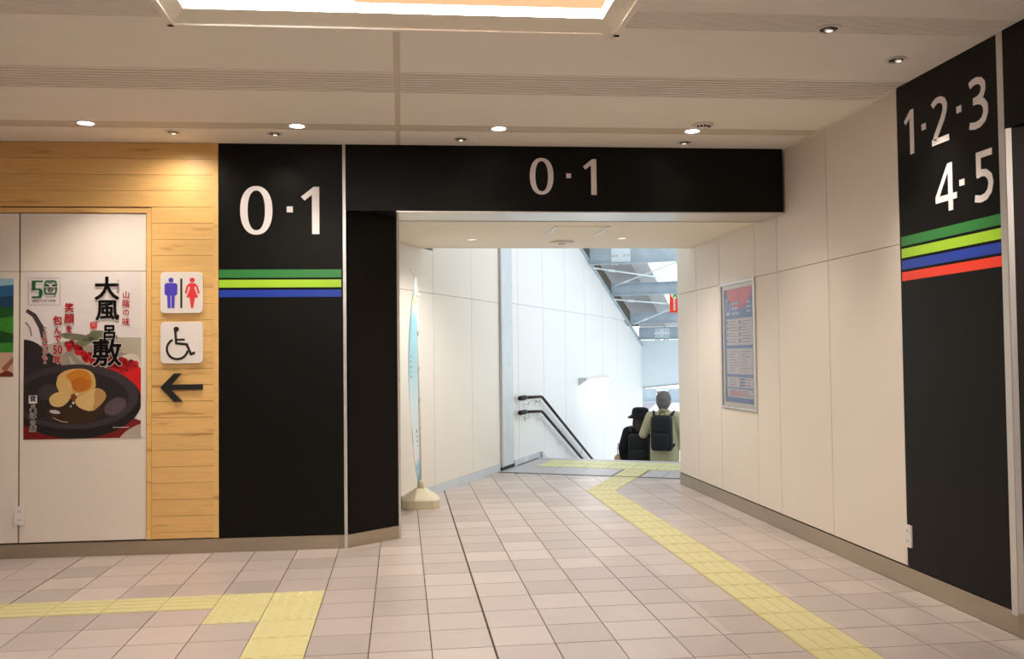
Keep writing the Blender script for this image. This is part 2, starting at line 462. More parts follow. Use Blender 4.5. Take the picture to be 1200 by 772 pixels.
# landing in front of the stairs
lb = MB().box(SP, STHR, 3.3, 0.0, 2.26, -0.12, -0.006)
land = struct(lb.build('floor_landing', 'grout'))
MB().box(SP, STHR - 0.008, STHR + 0.03, 0.02, 2.25, -0.006, 0.003).build('threshold_strip', 'dark_rubber', land)
tb = [0.01, 0.62, 0.98, T0 - 0.02]
for a, b in zip(tb[:-1], tb[1:]): MB().box(SP, STHR + 0.034, 2.37, a, b - 0.006, -0.006, 0.0).build('landing_plate', 'plate', land)
for a, b in ((T1 + 0.02, 2.0), (2.0, 2.25)): MB().box(SP, STHR + 0.034, 2.37, a, b - 0.006, -0.006, 0.0).build('landing_plate', 'plate', land)
for s0, s1 in ((STHR + 0.034, 2.05), (2.055, 2.37)):
    tactile_bars(SP(s0, T0, 0)[:2], SP(s0, T1, 0)[:2], SP(s1, T1, 0)[:2], SP(s1, T0, 0)[:2], parent=land)
for r_ in range(2):
    s0, s1 = 2.38 + r_ * 0.365, 2.38 + r_ * 0.365 + 0.36
    for k in range(6):
        t0, t1 = 0.28 + k * 0.305, 0.28 + k * 0.305 + 0.3
        tactile_bars(SP(s0, t0, 0)[:2], SP(s0, t1, 0)[:2], SP(s1, t1, 0)[:2], SP(s1, t0, 0)[:2], 'tactile_pale', 'warning_block', 4, land)
MB().box(SP, 2.375, 3.105, 0.05, 0.275, -0.006, 0.0).build('landing_plate', 'plate', land)
MB().box(SP, 2.375, 3.105, 2.11, 2.25, -0.006, 0.0).build('landing_plate', 'plate', land)
MB().box(SP, 3.112, 3.3, 0.05, 2.25, -0.006, 0.001).build('stair_nosing', 'plate', land)

# ------------------------------------------------------------------ ceiling
cb = MB()
for a0, a1, b0, b1 in ((XL, -1.07, YB, 6.9), (1.07, 3.5, YB, 6.9), (-1.07, 1.07, YB, 1.5), (-1.07, 1.07, 4.33, 6.9)):
    cb.box(CE, a0, a1, b0, b1, ZC + 0.03, ZC + 0.12)
ceiling = struct(cb.build('ceiling', 'ceil_gap'))
def cpan(a0, a1, b0, b1, name='ceiling_panel', z0=ZC, z1=ZC + 0.03):
    return MB().box(CE, a0, a1, b0, b1, z0, z1).build(name, 'ceiling', ceiling)
XS = ((XL, -0.030), (0.004, 2.9865))
for (a0, a1) in XS:
    cpan(a0, a1, 4.335, 5.0); cpan(a0, a1, 5.385, 6.14); cpan(a0, a1, 6.305, 6.735)
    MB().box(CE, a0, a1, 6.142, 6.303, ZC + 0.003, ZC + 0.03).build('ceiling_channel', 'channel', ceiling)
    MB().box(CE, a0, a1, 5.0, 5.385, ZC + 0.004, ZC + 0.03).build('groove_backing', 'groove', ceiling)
    for k in range(8):
        b0 = 5.0 + 0.009 + k * 0.0475; MB().box(CE, a0, a1, b0, b0 + 0.0295, ZC, ZC + 0.004).build('ceiling_slat', 'ceiling', ceiling)
for a0, a1 in ((XL, -1.072), (1.072, 2.9865)):
    cpan(a0, a1, YB, 4.03); cpan(a0, a1, 4.245, 4.335)
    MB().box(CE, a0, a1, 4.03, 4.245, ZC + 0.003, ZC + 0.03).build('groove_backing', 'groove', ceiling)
    for k in range(11):
        b0 = 4.033 + k * 0.0192; MB().box(CE, a0, a1, b0, b0 + 0.0135, ZC, ZC + 0.003).build('ceiling_slat', 'ceiling', ceiling)
cpan(-1.07, 1.07, YB, 1.498)
MB().box(CE, -0.0295, 0.0035, 4.335, 6.735, ZC + 0.003, ZC + 0.02).build('joint_strip', 'channel', ceiling)

# light box
lbx = thing('ceiling_light_box', 'large recessed rectangular ceiling light with a glowing white diffuser and beige frame', 'ceiling light', (0, 2.9, ZC))
fr_ = MB()
o0, o1, p0_, p1_ = -1.085, 1.085, 1.49, 4.34
for a0, a1, b0, b1 in ((o0, o1, p1_ - 0.028, p1_), (o0, o1, p0_, p0_ + 0.028), (o0, o0 + 0.028, p0_, p1_), (o1 - 0.028, o1, p0_, p1_)):
    fr_.box(CE, a0, a1, b0, b1, ZC - 0.012, ZC + 0.004)
fr_.build('outer_frame', 'ceiling', lbx)
rv = MB()
ou = [(-1.062, 1.513), (1.062, 1.513), (1.062, 4.317), (-1.062, 4.317)]; inn = [(-0.975, 1.66), (0.965, 1.66), (0.965, 4.165), (-0.975, 4.165)]
vs = [CE(a, b, ZC - 0.004) for a, b in ou] + [CE(a, b, ZC + 0.012) for a, b in inn] + [CE(a * 1.03, b, ZC + 0.008) for a, b in ou] 
rv.add(vs[:8], [(i, (i + 1) % 4, 4 + (i + 1) % 4, 4 + i) for i in range(4)])
rv.build('reveal', 'soffit', lbx)
MB().box(CE, -1.04, 1.04, 1.55, 4.28, ZC + 0.024, ZC + 0.036).build('diffuser', 'lightbox', lbx)
MB().box(CE, -0.20, 0.935, 1.9, 4.055, ZC + 0.014, ZC + 0.022).build('painted_glow_panel', 'peach', lbx)  # peach inner panel, its brightness painted in by emission
MB().box(CE, -1.05, 1.05, 1.5, 4.33, ZC + 0.09, ZC + 0.11).build('housing', 'ceil_gap', lbx)

# ------------------------------------------------------------------ downlights
def spot(parent, loc, watts, size, col, aim=(0, 0, -1), rad=0.04, blend=0.5):
    l = bpy.data.lights.new('downlight_beam', 'SPOT'); l.energy = watts; l.spot_size = math.radians(size); l.spot_blend = 1.0
    l.color = col; l.shadow_soft_size = rad
    o = bpy.data.objects.new('lamp_beam', l); C.objects.link(o); o.parent = parent
    o.location = Vector(loc) - wloc(parent)
    o.rotation_euler = Vector(aim).to_track_quat('-Z', 'Y').to_euler()
WARM = (1.0, 0.90, 0.78)
def downlight(x, y, label, z=ZC, r=0.062, lens='lamp', watts=SPOT_W, size=105, col=WARM, group=None, aim=(0, 0, -1)):
    t = thing('downlight', label, 'downlight', (x, y, z - 0.004), group)
    circ = lambda rr: [(x + rr * math.cos(2 * PI * k / 24), y + rr * math.sin(2 * PI * k / 24)) for k in range(24)]
    MB().ring(W, circ(r), circ(r * 0.84), z - 0.004, z + 0.012).build('trim_ring', 'plastic_white', t)
    MB().lathe(W, x, y, [(r * 0.84, z + 0.008), (r * 0.84, z + 0.001), (r * 0.5, z - 0.004), (0.001, z - 0.006)], 24).build('lens', lens, t, smooth=True)
    if watts: spot(t, (x, y, z - 0.03), watts, size, col, aim)
    return t
g_ = 'round lights in the ceiling channel'
zc = ZC + 0.003
downlight(-2.09, 6.265, 'bright round downlight in the ceiling channel above the posters', zc)
downlight(-0.70, 6.235, 'bright round downlight in the ceiling channel above the left black panel', zc)
downlight(0.69, 6.20, 'bright round downlight in the ceiling channel above the header number', zc)
downlight(2.08, 6.165, 'bright round downlight in the ceiling channel beside the round sensor', zc)
def eyeball(x, y, label, r=0.058, watts=WASH_W, aim=(0, 0.12, -1), size=125, tilt=(0.0, 0.3)):
    t = thing('eyeball_spotlight', label, 'spotlight', (x, y, ZC - 0.004))
    z = ZC
    circ = lambda rr: [(x + rr * math.cos(2 * PI * k / 24), y + rr * math.sin(2 * PI * k / 24)) for k in range(24)]
    MB().ring(W, circ(r), circ(r * 0.72), z - 0.006, z + 0.004).build('trim_ring', 'plastic_white', t)
    MB().lathe(W, x, y, [(r * 0.73, z + 0.002), (r * 0.725, z - 0.0012)], 24).build('cup_shade_disc', 'ink', t)  # flat dark disc paints the shade of a recessed cup
    MB().lathe(W, x + tilt[0] * r, y + tilt[1] * r, [(r * 0.42, z), (r * 0.42, z - 0.006), (r * 0.3, z - 0.010)], 16).build('lamp_head', 'chrome', t, smooth=True)
    MB().lathe(W, x + tilt[0] * r, y + tilt[1] * r, [(r * 0.28, z - 0.0095), (r * 0.2, z - 0.0125)], 16).build('lamp_face', 'lamp_dim', t)
    if watts: spot(t, (x, y, z - 0.03), watts, size, WARM, aim)
    return t
eyeball(-1.571, 6.45, 'small chrome spotlight in the ceiling before the wood cladding', watts=21, size=155)
eyeball(-0.877, 6.44, 'small chrome spotlight in the ceiling before the left black panel', watts=10)
eyeball(0.445, 6.50, 'small chrome spotlight in the ceiling just left of the header number', watts=6, aim=(0, -0.2, -1))
eyeball(2.127, 6.48, 'small chrome spotlight in the ceiling near the header right end', watts=6, aim=(0, -0.2, -1))
eyeball(2.10, 4.138, 'largest chrome eyeball spotlight, set in the fine ceiling grooves', 0.062, watts=14, aim=(0.1, 0.1, -1), tilt=(0.1, 0.1))
eyeball(2.69, 4.545, 'tilted white eyeball spotlight in the ceiling beside the right black panel', 0.055, watts=60, aim=(0.12, 0.1, -1), size=70, tilt=(0.3, 0))
# sensor
t = thing('ceiling_sensor', 'small round white sensor with dark slots beside a channel downlight', 'sensor', (2.09, 5.97, ZC - 0.03))
MB().lathe(W, 2.09, 5.97, [(0.075, ZC), (0.075, ZC - 0.008), (0.05, ZC - 0.014), (0.04, ZC - 0.03), (0.001, ZC - 0.032)], 24).build('sensor_body', 'plastic_white', t, smooth=True)
for k in range(5):
    a = -PI / 2 + (k - 2) * 0.5
    MB().box(W, 2.09 + 0.046 * math.cos(a) - 0.008, 2.09 + 0.046 * math.cos(a) + 0.008, 5.97 + 0.046 * math.sin(a) - 0.004, 5.97 + 0.046 * math.sin(a) + 0.004, ZC - 0.026, ZC - 0.014).build('sensor_slot', 'ink', t)

# ------------------------------------------------------------------ front wall (left)
wl = MB().box(LW, XL, -0.427, 0.0, ZC + 0.03, -0.12, -0.022)
wall_left = struct(wl.build('wall_left', 'ceil_gap'))
zb = 0.108
# planks
ph = 0.1183; zt = 2.994; k = 0
while zt > zb + 0.02:
    z0 = max(zb, zt - ph)
    if zt > 2.56: xs = (XL, -1.366)
    else: xs = (-1.803, -1.366)
    if z0 < 2.512 < zt and zt > 2.56: z0 = 2.5125
    MB().box(LW, xs[0], xs[1], z0 + 0.0012, zt - 0.0012, -0.022, -0.001 - 0.0008 * (k % 3)).build('wood_plank', 'wood', wall_left)
    zt = z0 if zt > 2.56 else zt - ph
    k += 1
wood_trim = MB().box(LW, -1.366, -1.329, zb, 2.994, -0.022, 0.004).build('wood_post', 'wood', wall_left)
MB().box(LW, -1.838, -1.804, zb, 2.512, -0.022, 0.004).build('wood_post', 'wood', wall_left)
MB().box(LW, XL, -1.838, 2.476, 2.511, -0.022, 0.004).build('wood_rail', 'wood', wall_left)
# white display panels
for a0, a1 in ((-4.3, -2.728), (-2.716, -1.843)):
    MB().box(LW, a0, a1, 0.112, 2.049, -0.02, -0.004).build('wall_panel', 'panel', wall_left)
    MB().box(LW, a0, a1, 2.053, 2.470, -0.02, -0.004).build('wall_panel', 'panel', wall_left)
MB().box(LW, XL, -4.31, 0.112, 2.470, -0.02, -0.004).build('wall_panel', 'panel', wall_left)
# baseboards
bl = MB()
bl.box(LW, XL, -0.412, 0.0, 0.100, -0.02, 0.002)
baseboard_left = struct(bl.build('baseboard_left', 'steel'))
bch = MB().box(CHL, 0.0, CHLEN, 0.0, 0.098, -0.03, 0.003)
struct(bch.build('baseboard_chamfer', 'steel'))

# ------------------------------------------------------------------ direction panels
def g0(cx, cy, a, b, n=40, ex=2.25):
    r = []
    for k in range(n):
        t = 2 * PI * k / n; c, s = math.cos(t), math.sin(t)
        r.append((cx + a * math.copysign(abs(c) ** (2 / ex), c), cy + b * math.copysign(abs(s) ** (2 / ex), s)))
    return r
def digit(ch, fr, x, z, h, parent, m='white', c0=0.0, c1=0.003, w=None):
    """digit with lower left corner at x (towards the reader's right is +) and height h"""
    mb = MB(); fx = lambda a, b, c: fr(x + a * h, z + b * h, c)
    if ch == '0':
        mb.ring(fx, g0(0.331, 0.5, 0.331, 0.512), g0(0.331, 0.5, 0.178, 0.42), c0, c1)
    elif ch == '1':
        mb.prism(fx, [(0.227, 0), (0.379, 0), (0.379, 1), (0.262, 1), (0.0, 0.79), (0.072, 0.708), (0.227, 0.83)], c0, c1)
    elif ch == '2':
        mb.ribbon(fx, [(0.035, 0.85), (0.10, 0.905), (0.2, 0.94), (0.32, 0.935), (0.43, 0.88), (0.485, 0.78), (0.47, 0.66), (0.40, 0.52), (0.28, 0.36), (0.16, 0.21), (0.09, 0.10)], [0.13] * 4 + [0.145] * 5 + [0.14, 0.14], c0, c1)
        mb.prism(fx, [(0.0, 0), (0.60, 0), (0.60, 0.13), (0.0, 0.13)], c0, c1)
    elif ch == '3':
        mb.ribbon(fx, [(0.03, 0.895), (0.13, 0.935), (0.25, 0.945), (0.37, 0.91), (0.45, 0.83), (0.455, 0.72), (0.40, 0.62), (0.30, 0.565), (0.14, 0.55)], 0.135, c0, c1)
        mb.ribbon(fx, [(0.14, 0.55), (0.30, 0.535), (0.43, 0.48), (0.51, 0.38), (0.515, 0.25), (0.45, 0.13), (0.32, 0.065), (0.17, 0.055), (0.01, 0.09)], 0.14, c0, c1 + 0.0003)
    elif ch == '4':
        mb.prism(fx, [(0.45, 0), (0.60, 0), (0.60, 1), (0.45, 1)], c0, c1)
        mb.prism(fx, [(0.0, 0.22), (0.74, 0.22), (0.74, 0.35), (0.0, 0.35)], c0, c1 + 0.0002)
        mb.prism(fx, [(0.0, 0.35), (0.0, 0.30), (0.14, 0.35), (0.46, 0.83), (0.5, 1.0), (0.445, 1.0)], c0, c1 + 0.0004)
    elif ch == '5':
        mb.prism(fx, [(0.07, 0.87), (0.55, 0.87), (0.55, 1.0), (0.07, 1.0)], c0, c1)
        mb.prism(fx, [(0.07, 0.5), (0.21, 0.55), (0.21, 1.0), (0.07, 1.0)], c0, c1 + 0.0002)
        mb.ribbon(fx, [(0.08, 0.545), (0.22, 0.575), (0.36, 0.55), (0.47, 0.46), (0.505, 0.33), (0.46, 0.18), (0.34, 0.085), (0.18, 0.06), (0.01, 0.095)], 0.14, c0, c1 + 0.0004)
    return mb.build('number', m, parent)
def dot(fr, x, z, wd, hd, parent):
    return MB().prism(fr, [(x - wd / 2, z - hd / 2), (x + wd / 2, z - hd / 2), (x + wd / 2, z + hd / 2), (x - wd / 2, z + hd / 2)], 0.0, 0.003).build('number_dot', 'white', parent)
def board(fr, a0, a1, b0, b1, parent, m='black', o=0.0, th=0.02):
    return MB().box(fr, a0, a1, b0, b1, o - th, o).build('board', m, parent)
GD = 'black direction panels'
# left tall panel
t = thing('direction_panel', 'tall black panel reading 0·1 with green, lime and blue stripes beside the wood', 'sign', LW(-0.88, 0.1, 0), GD)
board(LW, -1.327, -0.428, 0.108, 2.994, t)
digit('0', LW, -1.172, 2.322, 0.352, t); dot(LW, -0.813, 2.506, 0.044, 0.044, t); digit('1', LW, -0.731, 2.323, 0.352, t)
for m_, z0, z1 in (('green', 2.0, 2.06), ('lime', 1.928, 1.985), ('blue', 1.857, 1.910)):
    MB().box(LW, -1.326, -0.440, z0, z1, 0.0, 0.002).build('stripe', m_, t)
struct(MB().box(LW, -0.427, -0.404, 0.0, 2.994, -0.04, 0.004).build('trim_1', 'alu'))
# chamfered jamb
tag(MB().box(CHL, 0.024, CHLEN - 0.022, 0.102, ZL - 0.004, -0.03, -0.002).build('jamb_panel', 'black'), 'narrow plain black angled panel at the left side of the passage', 'panel')
struct(MB().box(CHL, CHLEN - 0.022, CHLEN, 0.0, ZL - 0.002, -0.03, 0.004).build('trim_2', 'alu'))
# header
t = thing('header_panel', 'wide black header panel reading 0·1 over the passage', 'sign', LW(1.27, ZL, 0), GD)
MB().box(LW, -0.404, 2.962, ZL, 2.993, -0.41, 0.012).build('board', 'black', t)
HD = lambda a, b, o: LW(a, b, o + 0.012)
digit('0', HD, 0.978, 2.628, 0.274, t); dot(HD, 1.276, 2.770, 0.036, 0.036, t); digit('1', HD, 1.387, 2.625, 0.274, t)
# header soffit (aluminium)
struct(MB().box(LW, -0.03, 2.975, ZL - 0.008, ZL - 0.001, -0.44, 0.008).build('trim_3', 'alu_soffit'))

# right tall panel (reads towards -y)
RR = lambda a, b, o: RW(-a, b, o)
t = thing('direction_panel', 'black panel reading 1·2·3 4·5 with four coloured stripes, right wall', 'sign', RW(4.59, 0.12, 0), GD)
MB().box(RW, 4.132, 5.052, 0.124, 2.993, -0.02, 0.0).build('board', 'black', t)
h_ = 0.262
digit('1', RR, -4.975, 2.560, h_, t); dot(RR, -4.775, 2.689, 0.040, 0.036, t)
digit('2', RR, -4.697, 2.556, h_, t); dot(RR, -4.447, 2.699, 0.042, 0.036, t); digit('3', RR, -4.362, 2.560, h_, t)
digit('4', RR, -4.677, 2.169, h_, t); dot(RR, -4.438, 2.302, 0.044, 0.034, t); digit('5', RR, -4.333, 2.170, h_, t)
for m_, z0, z1 in (('green', 2.031, 2.087), ('lime', 1.960, 2.015), ('blue', 1.890, 1.944), ('red', 1.822, 1.875)):
    MB().box(RW, 4.135, 5.035, z0, z1, 0.0, 0.002).build('stripe', m_, t)
struct(MB().box(RW, 4.085, 4.131, 0.10, 2.993, -0.04, 0.005).build('trim_4', 'alu'))
# right side passage: chamfer, header, dark lining
CR, CRL = chf((3.30, 3.74), (2.99, 4.085))
tag(MB().box(CR, 0.0, CRL - 0.03, 0.122, ZL - 0.004, -0.03, -0.002).build('jamb_panel', 'black_brown'), 'narrow dark brown angled panel at the far right edge', 'panel')
struct(MB().box(CR, CRL - 0.03, CRL - 0.004, 0.12, ZL - 0.002, -0.03, 0.004).build('trim_5', 'alu'))
struct(MB().box(CR, 0.0, CRL, 0.0, 0.12, -0.03, 0.004).build('baseboard_passage', 'steel'))
tag(MB().box(RW, 1.2, 4.083, ZL, 2.993, -0.5, 0.006).build('header_panel', 'black'), 'plain black header panel at the top right corner', 'panel')
struct(MB().box(W, 3.50, 4.2, 1.0, 3.74, ZL, ZL + 0.05).build('ceiling_passage', 'black_brown'))
struct(MB().box(W, 4.2, 4.3, 1.0, 3.9, 0.0, ZL + 0.05).build('wall_passage', 'black_brown'))
struct(MB().box(W, 3.30, 4.2, 3.76, 3.86, 0.0, ZL + 0.05).build('wall_passage_side', 'black_brown'))
struct(MB().box(W, 3.112, 4.2, 1.0, 3.74, -0.12, 0.0).build('floor_passage', 'tile'))
struct(MB().box(W, 2.99, 4.3, -3.1, 1.2, 0.0, 3.1).build('wall_right_near', 'panel'))

# ------------------------------------------------------------------ right wall
wr = MB().box(RW, 4.09, 9.44, -0.006, 3.02, -0.12, -0.022)
wall_right = struct(wr.build('wall_right', 'ceil_gap'))
ys = [5.054, 5.972, 6.83, 7.285, 8.15, 8.815, 9.45]
for i, (a, b) in enumerate(zip(ys[:-1], ys[1:])):
    pn = 'panel' if i < 3 else 'panel'
    top = 2.99 if b <= 6.84 else (2.99 if i == 5 else ZL + 0.03)
    MB().box(RW, a + 0.0034, b - 0.0034, 2.0495, top, -0.022, 0.0).build('wall_panel', pn, wall_right)
    if i == 3:
        MB().box(RW, a + 0.0034, b - 0.0034, 0.126, 0.895, -0.022, 0.0).build('wall_panel', pn, wall_right)
        MB().box(RW, a + 0.0034, b - 0.0034, 0.90, 2.0455, -0.022, -0.012).build('wall_panel', pn, wall_right)
    else:
        MB().box(RW, a + 0.0034, b - 0.0034, 0.126, 2.0455, -0.022, 0.0).build('wall_panel', pn, wall_right)
MB().box(W, 2.989, 3.107, 9.44, 9.45, 0.0, 2.99).build('end_panel', 'panel', wall_right)
br = MB().box(RW, 4.09, 8.98, 0.0, 0.116, -0.02, 0.002)
br.box(RW, 8.985, 9.455, 0.0, 0.116, -0.02, 0.002)
struct(br.build('baseboard_right', 'steel'))
struct(MB().box(RW, 5.055, 6.75, 2.984, 2.994, -0.01, 0.012).build('trim_6', 'soffit'))

# ------------------------------------------------------------------ passage ceiling
pc = MB()
pc.prism(CE, [(-0.72, 7.18), (2.985, 7.18), (2.985, 8.99), (0.18, 8.99), (-0.72, 7.24)], ZL, ZL + 0.06)
soff = struct(pc.build('ceiling_corridor', 'soffit'))
struct(MB().box(CE, -0.3, 2.985, 8.99, 9.05, ZL - 0.002, 4.9).build('wall_stair_head', 'panel_cool'))
struct(MB().box(CE, -0.3, 2.985, 7.178, 7.19, ZL - 0.012, ZL).build('trim_7', 'alu'))
downlight(0.664, 8.353, 'small dim downlight in the passage ceiling at its left', ZL, 0.058, 'lamp_dim', 60, 150, (1, 0.95, 0.86))
downlight(2.07, 8.215, 'small dim downlight in the passage ceiling near the right wall', ZL, 0.058, 'lamp_dim', 60, 150, (1, 0.95, 0.86))
t = thing('smoke_detector', 'flat round white detector on the passage ceiling behind the square hatch', 'detector', (1.545, 8.50, ZL - 0.02))
MB().lathe(W, 1.545, 8.50, [(0.115, ZL), (0.115, ZL - 0.012), (0.09, ZL - 0.018), (0.001, ZL - 0.02)], 28).build('detector_body', 'plastic_white', t, smooth=True)
MB().lathe(W, 1.545, 8.50, [(0.04, ZL - 0.018), (0.035, ZL - 0.03), (0.001, ZL - 0.032)], 20).build('detector_cap', 'plastic_white', t, smooth=True)
t = thing('ceiling_hatch', 'square access hatch with a thin white frame in the passage ceiling', 'hatch', (1.54, 7.77, ZL - 0.006))
hb = MB()
for a0, a1, b0, b1 in ((1.30, 1.325, 7.49, 8.09), (1.755, 1.78, 7.49, 8.09)): MB().box(CE, a0, a1, b0, b1, ZL - 0.006, ZL).build('hatch_edge', 'alu', t)
MB().box(CE, 1.328, 1.752, 7.495, 8.085, ZL - 0.004, ZL).build('hatch_door', 'soffit', t)

# ------------------------------------------------------------------ skewed passage wall and stair wall
def wtop(s): return 3.141 - 0.3225 * (s - 5.518)
wc = MB().box(SW, -2.05, 1.855, 0.0, 4.8, -0.15, -0.022)
wall_c = struct(wc.build('wall_corridor', 'ceil_gap'))
ss = [-2.05, -1.05, -0.035, 0.98, 1.855]
for a, b in zip(ss[:-1], ss[1:]):
    MB().box(SW, a + 0.0036, b - 0.0036, 0.085, 2.053, -0.022, 0.0).build('wall_panel', 'panel_cool', wall_c)
    tp = ZL - 0.002 if b < 0 else 4.8
    MB().box(SW, a + 0.0036, b - 0.0036, 2.057, tp, -0.022, 0.0).build('wall_panel', 'panel_cool', wall_c)
struct(MB().box(SW, -2.05, 1.825, 0.0, 0.082, -0.02, 0.012).build('baseboard_corridor', 'steel_blue'))
struct(MB().box(W, -0.62, -0.02, 7.07, 7.12, 0.0, ZL).build('wall_jamb_back', 'panel_cool'))
struct(MB().box(W, -0.72, -0.62, 6.9, 7.6, 0.0, ZL).build('wall_jamb_side', 'panel_cool'))
# post between passage and stair
t = thing('steel_post', 'pale grey steel post standing between the passage wall and the stair wall', 'post', SP(2.08, 0.0, 0))
MB().box(SW, 1.865, 2.29, 0.04, 4.7, -0.15, 0.02).build('post_cover', 'steel_blue', t)
MB().box(SW, 1.862, 1.885, 0.04, 4.7, -0.15, 0.032).build('edge_strip', 'deck_pale', t)
MB().box(SW, 1.835, 2.292, 0.0, 0.04, -0.1, 0.03).build('foot', 'dark_rubber', t)

ws = MB().prism(SW, [(2.297, -5.5), (10.33, -5.5), (10.33, wtop(10.33) - 0.02), (2.297, wtop(2.297) - 0.02)], -0.15, -0.022)
wall_s = struct(ws.build('wall_stair', 'panel_stair'))
ss = [2.298, 2.556, 3.606, 4.686, 5.837, 7.0, 8.1, 9.2, 10.34]
for a, b in zip(ss[:-1], ss[1:]):
    a += 0.005; b -= 0.005
    zb_ = -0.1 if b < 3.4 else -0.6 * (b - 3.0) - 0.5
    up_ = [(a, 2.077), (b, 2.077), (b, wtop(b)), (a, wtop(a))]
    lo_ = [(a, zb_), (b, zb_), (b, min(2.073, wtop(b))), (a, min(2.073, wtop(a)))]
    if wtop(b) > 2.1: MB().prism(SW, up_, -0.022, 0.0).build('wall_panel', 'panel_stair', wall_s)
    elif wtop(a) > 2.1: MB().prism(SW, [(a, 2.077), (a + (wtop(a) - 2.077) / 0.3225, 2.077), (a, wtop(a))], -0.022, 0.0).build('wall_panel', 'panel_stair', wall_s)
    MB().prism(SW, lo_, -0.022, 0.0).build('wall_panel', 'panel_stair', wall_s)
struct(MB().prism(SW, [(2.295, wtop(2.295)), (10.34, wtop(10.34)), (10.34, wtop(10.34) + 0.05), (2.295, wtop(2.295) + 0.05)], -0.17, 0.03).build('trim_8', 'galv'))
# metal skirting at the stair head
t = thing('stair_skirting', 'grey blue metal skirting with a white sticker at the stair head', 'skirting', SP(2.9, 0.02, 0))
MB().prism(SW, [(2.33, 0.0), (3.42, 0.0), (3.42, 0.075), (2.33, 0.075)], 0.001, 0.018).build('skirting_plate', 'steel_blue', t)
MB().prism(SW, [(3.423, 0.0), (3.95, -0.2), (3.95, -0.14), (3.423, 0.075)], 0.001, 0.018).build('skirting_plate', 'steel_blue', t)
MB().prism(SW, [(3.38, 0.0), (3.46, 0.0), (3.40, 0.078), (3.36, 0.078)], 0.018, 0.05).build('skirting_corner', 'steel_blue', t)
plabel(MB().box(SW, 2.70, 2.84, 0.012, 0.062, 0.018, 0.0195).build('sticker', 'white', t), 'white sticker')
# right stair wall (parapet)
struct(MB().prism(SW, [(1.36, -5.5), (10.3, -5.5), (10.3, -3.0), (3.3, 0.9), (1.36, 0.9)], 2.30, 2.42).build('wall_stair_right', 'panel_stair'))

# stairs
RISE, RUN = 0.16, 0.32
st = thing('staircase', 'flight of concrete steps going down behind the landing edge', 'stairs', SP(5.5, 1.15, -2.6))
for k in range(15):
    s0 = 3.302 + RUN * k
    MB().box(SP, s0, s0 + RUN, 0.03, 2.29, -RISE * (k + 1) - 0.2, -RISE * (k + 1)).build('step', 'concrete', st)

# handrails
def handrail(z0, z1, s_end, z_end, label, brackets):
    t = thing('handrail', label, 'handrail', SP(3.3, 0.07, 0.0), 'handrails on the stair wall')
    s0, sb = 2.40, 3.30
    pr_ = [(2.62, 0.07, z0), (sb - 0.06, 0.07, z1), (sb, 0.07, z1 - 0.008), (sb + 0.06, 0.07, z1 - 0.03), (s_end, 0.07, z_end)]
    MB().tube(pr_, 0.020, 10, SP).build('rail', 'rail_wood', t, smooth=True)
    MB().tube([(2.38, 0.07, z0), (2.40, 0.07, z0), (2.60, 0.07, z0), (2.66, 0.07, z0)], [0.022, 0.031, 0.031, 0.020], 12, SP).build('rail_end', 'rail_wood', t, smooth=True)
    for s in brackets:
        if s < sb: z = z0
        else: z = z1 - 0.02 + (z_end - z1) * (s - sb) / (s_end - sb)
        b = MB().tube([(s, 0.0, z - 0.10), (s, 0.05, z - 0.095), (s, 0.072, z - 0.06), (s, 0.07, z - 0.015)], 0.008, 8, SP).build('bracket', 'chrome', t, smooth=True)
        MB().lathe(lambda a, c, o: SP(a, o, c), s, z - 0.10, [(0.03, 0.001), (0.03, 0.008)], 14).build('bracket_plate', 'chrome', b)
    return t
handrail(0.858, 0.84, 8.4, -1.40, 'upper brown handrail on the stair wall', [2.78, 3.24, 4.3, 5.3, 6.3])
handrail(0.672, 0.64, 8.4, -1.58, 'lower brown handrail on the stair wall', [2.78, 3.30, 4.3, 5.3, 6.3])

# stair wall lamp
t = thing('wall_lamp', 'long white wall lamp glowing downward on the stair wall', 'lamp', SP(6.3, 0.0, 0.9))
MB().prism(lambda a, b, c: SP(c, a, b), [(0.0, 0.92), (0.02, 0.92), (0.13, 1.00), (0.13, 1.035), (0.0, 1.035)], 5.40, 5.48).build('end_cap', 'deck_pale', t)
MB().prism(lambda a, b, c: SP(c, a, b), [(0.0, 0.93), (0.02, 0.93), (0.12, 1.00), (0.12, 1.03), (0.0, 1.03)], 5.48, 7.2).build('lamp_body', 'plastic_white', t)
MB().prism(lambda a, b, c: SP(c, a, b), [(0.005, 0.922), (0.022, 0.922), (0.118, 0.99), (0.118, 0.998), (0.02, 0.929), (0.005, 0.929)], 5.49, 7.19).build('diffuser', mat('stair_lamp', (0.9, 0.9, 0.9, 1), 0.5, emit=(1, 1, 1, 1), es=9), t)

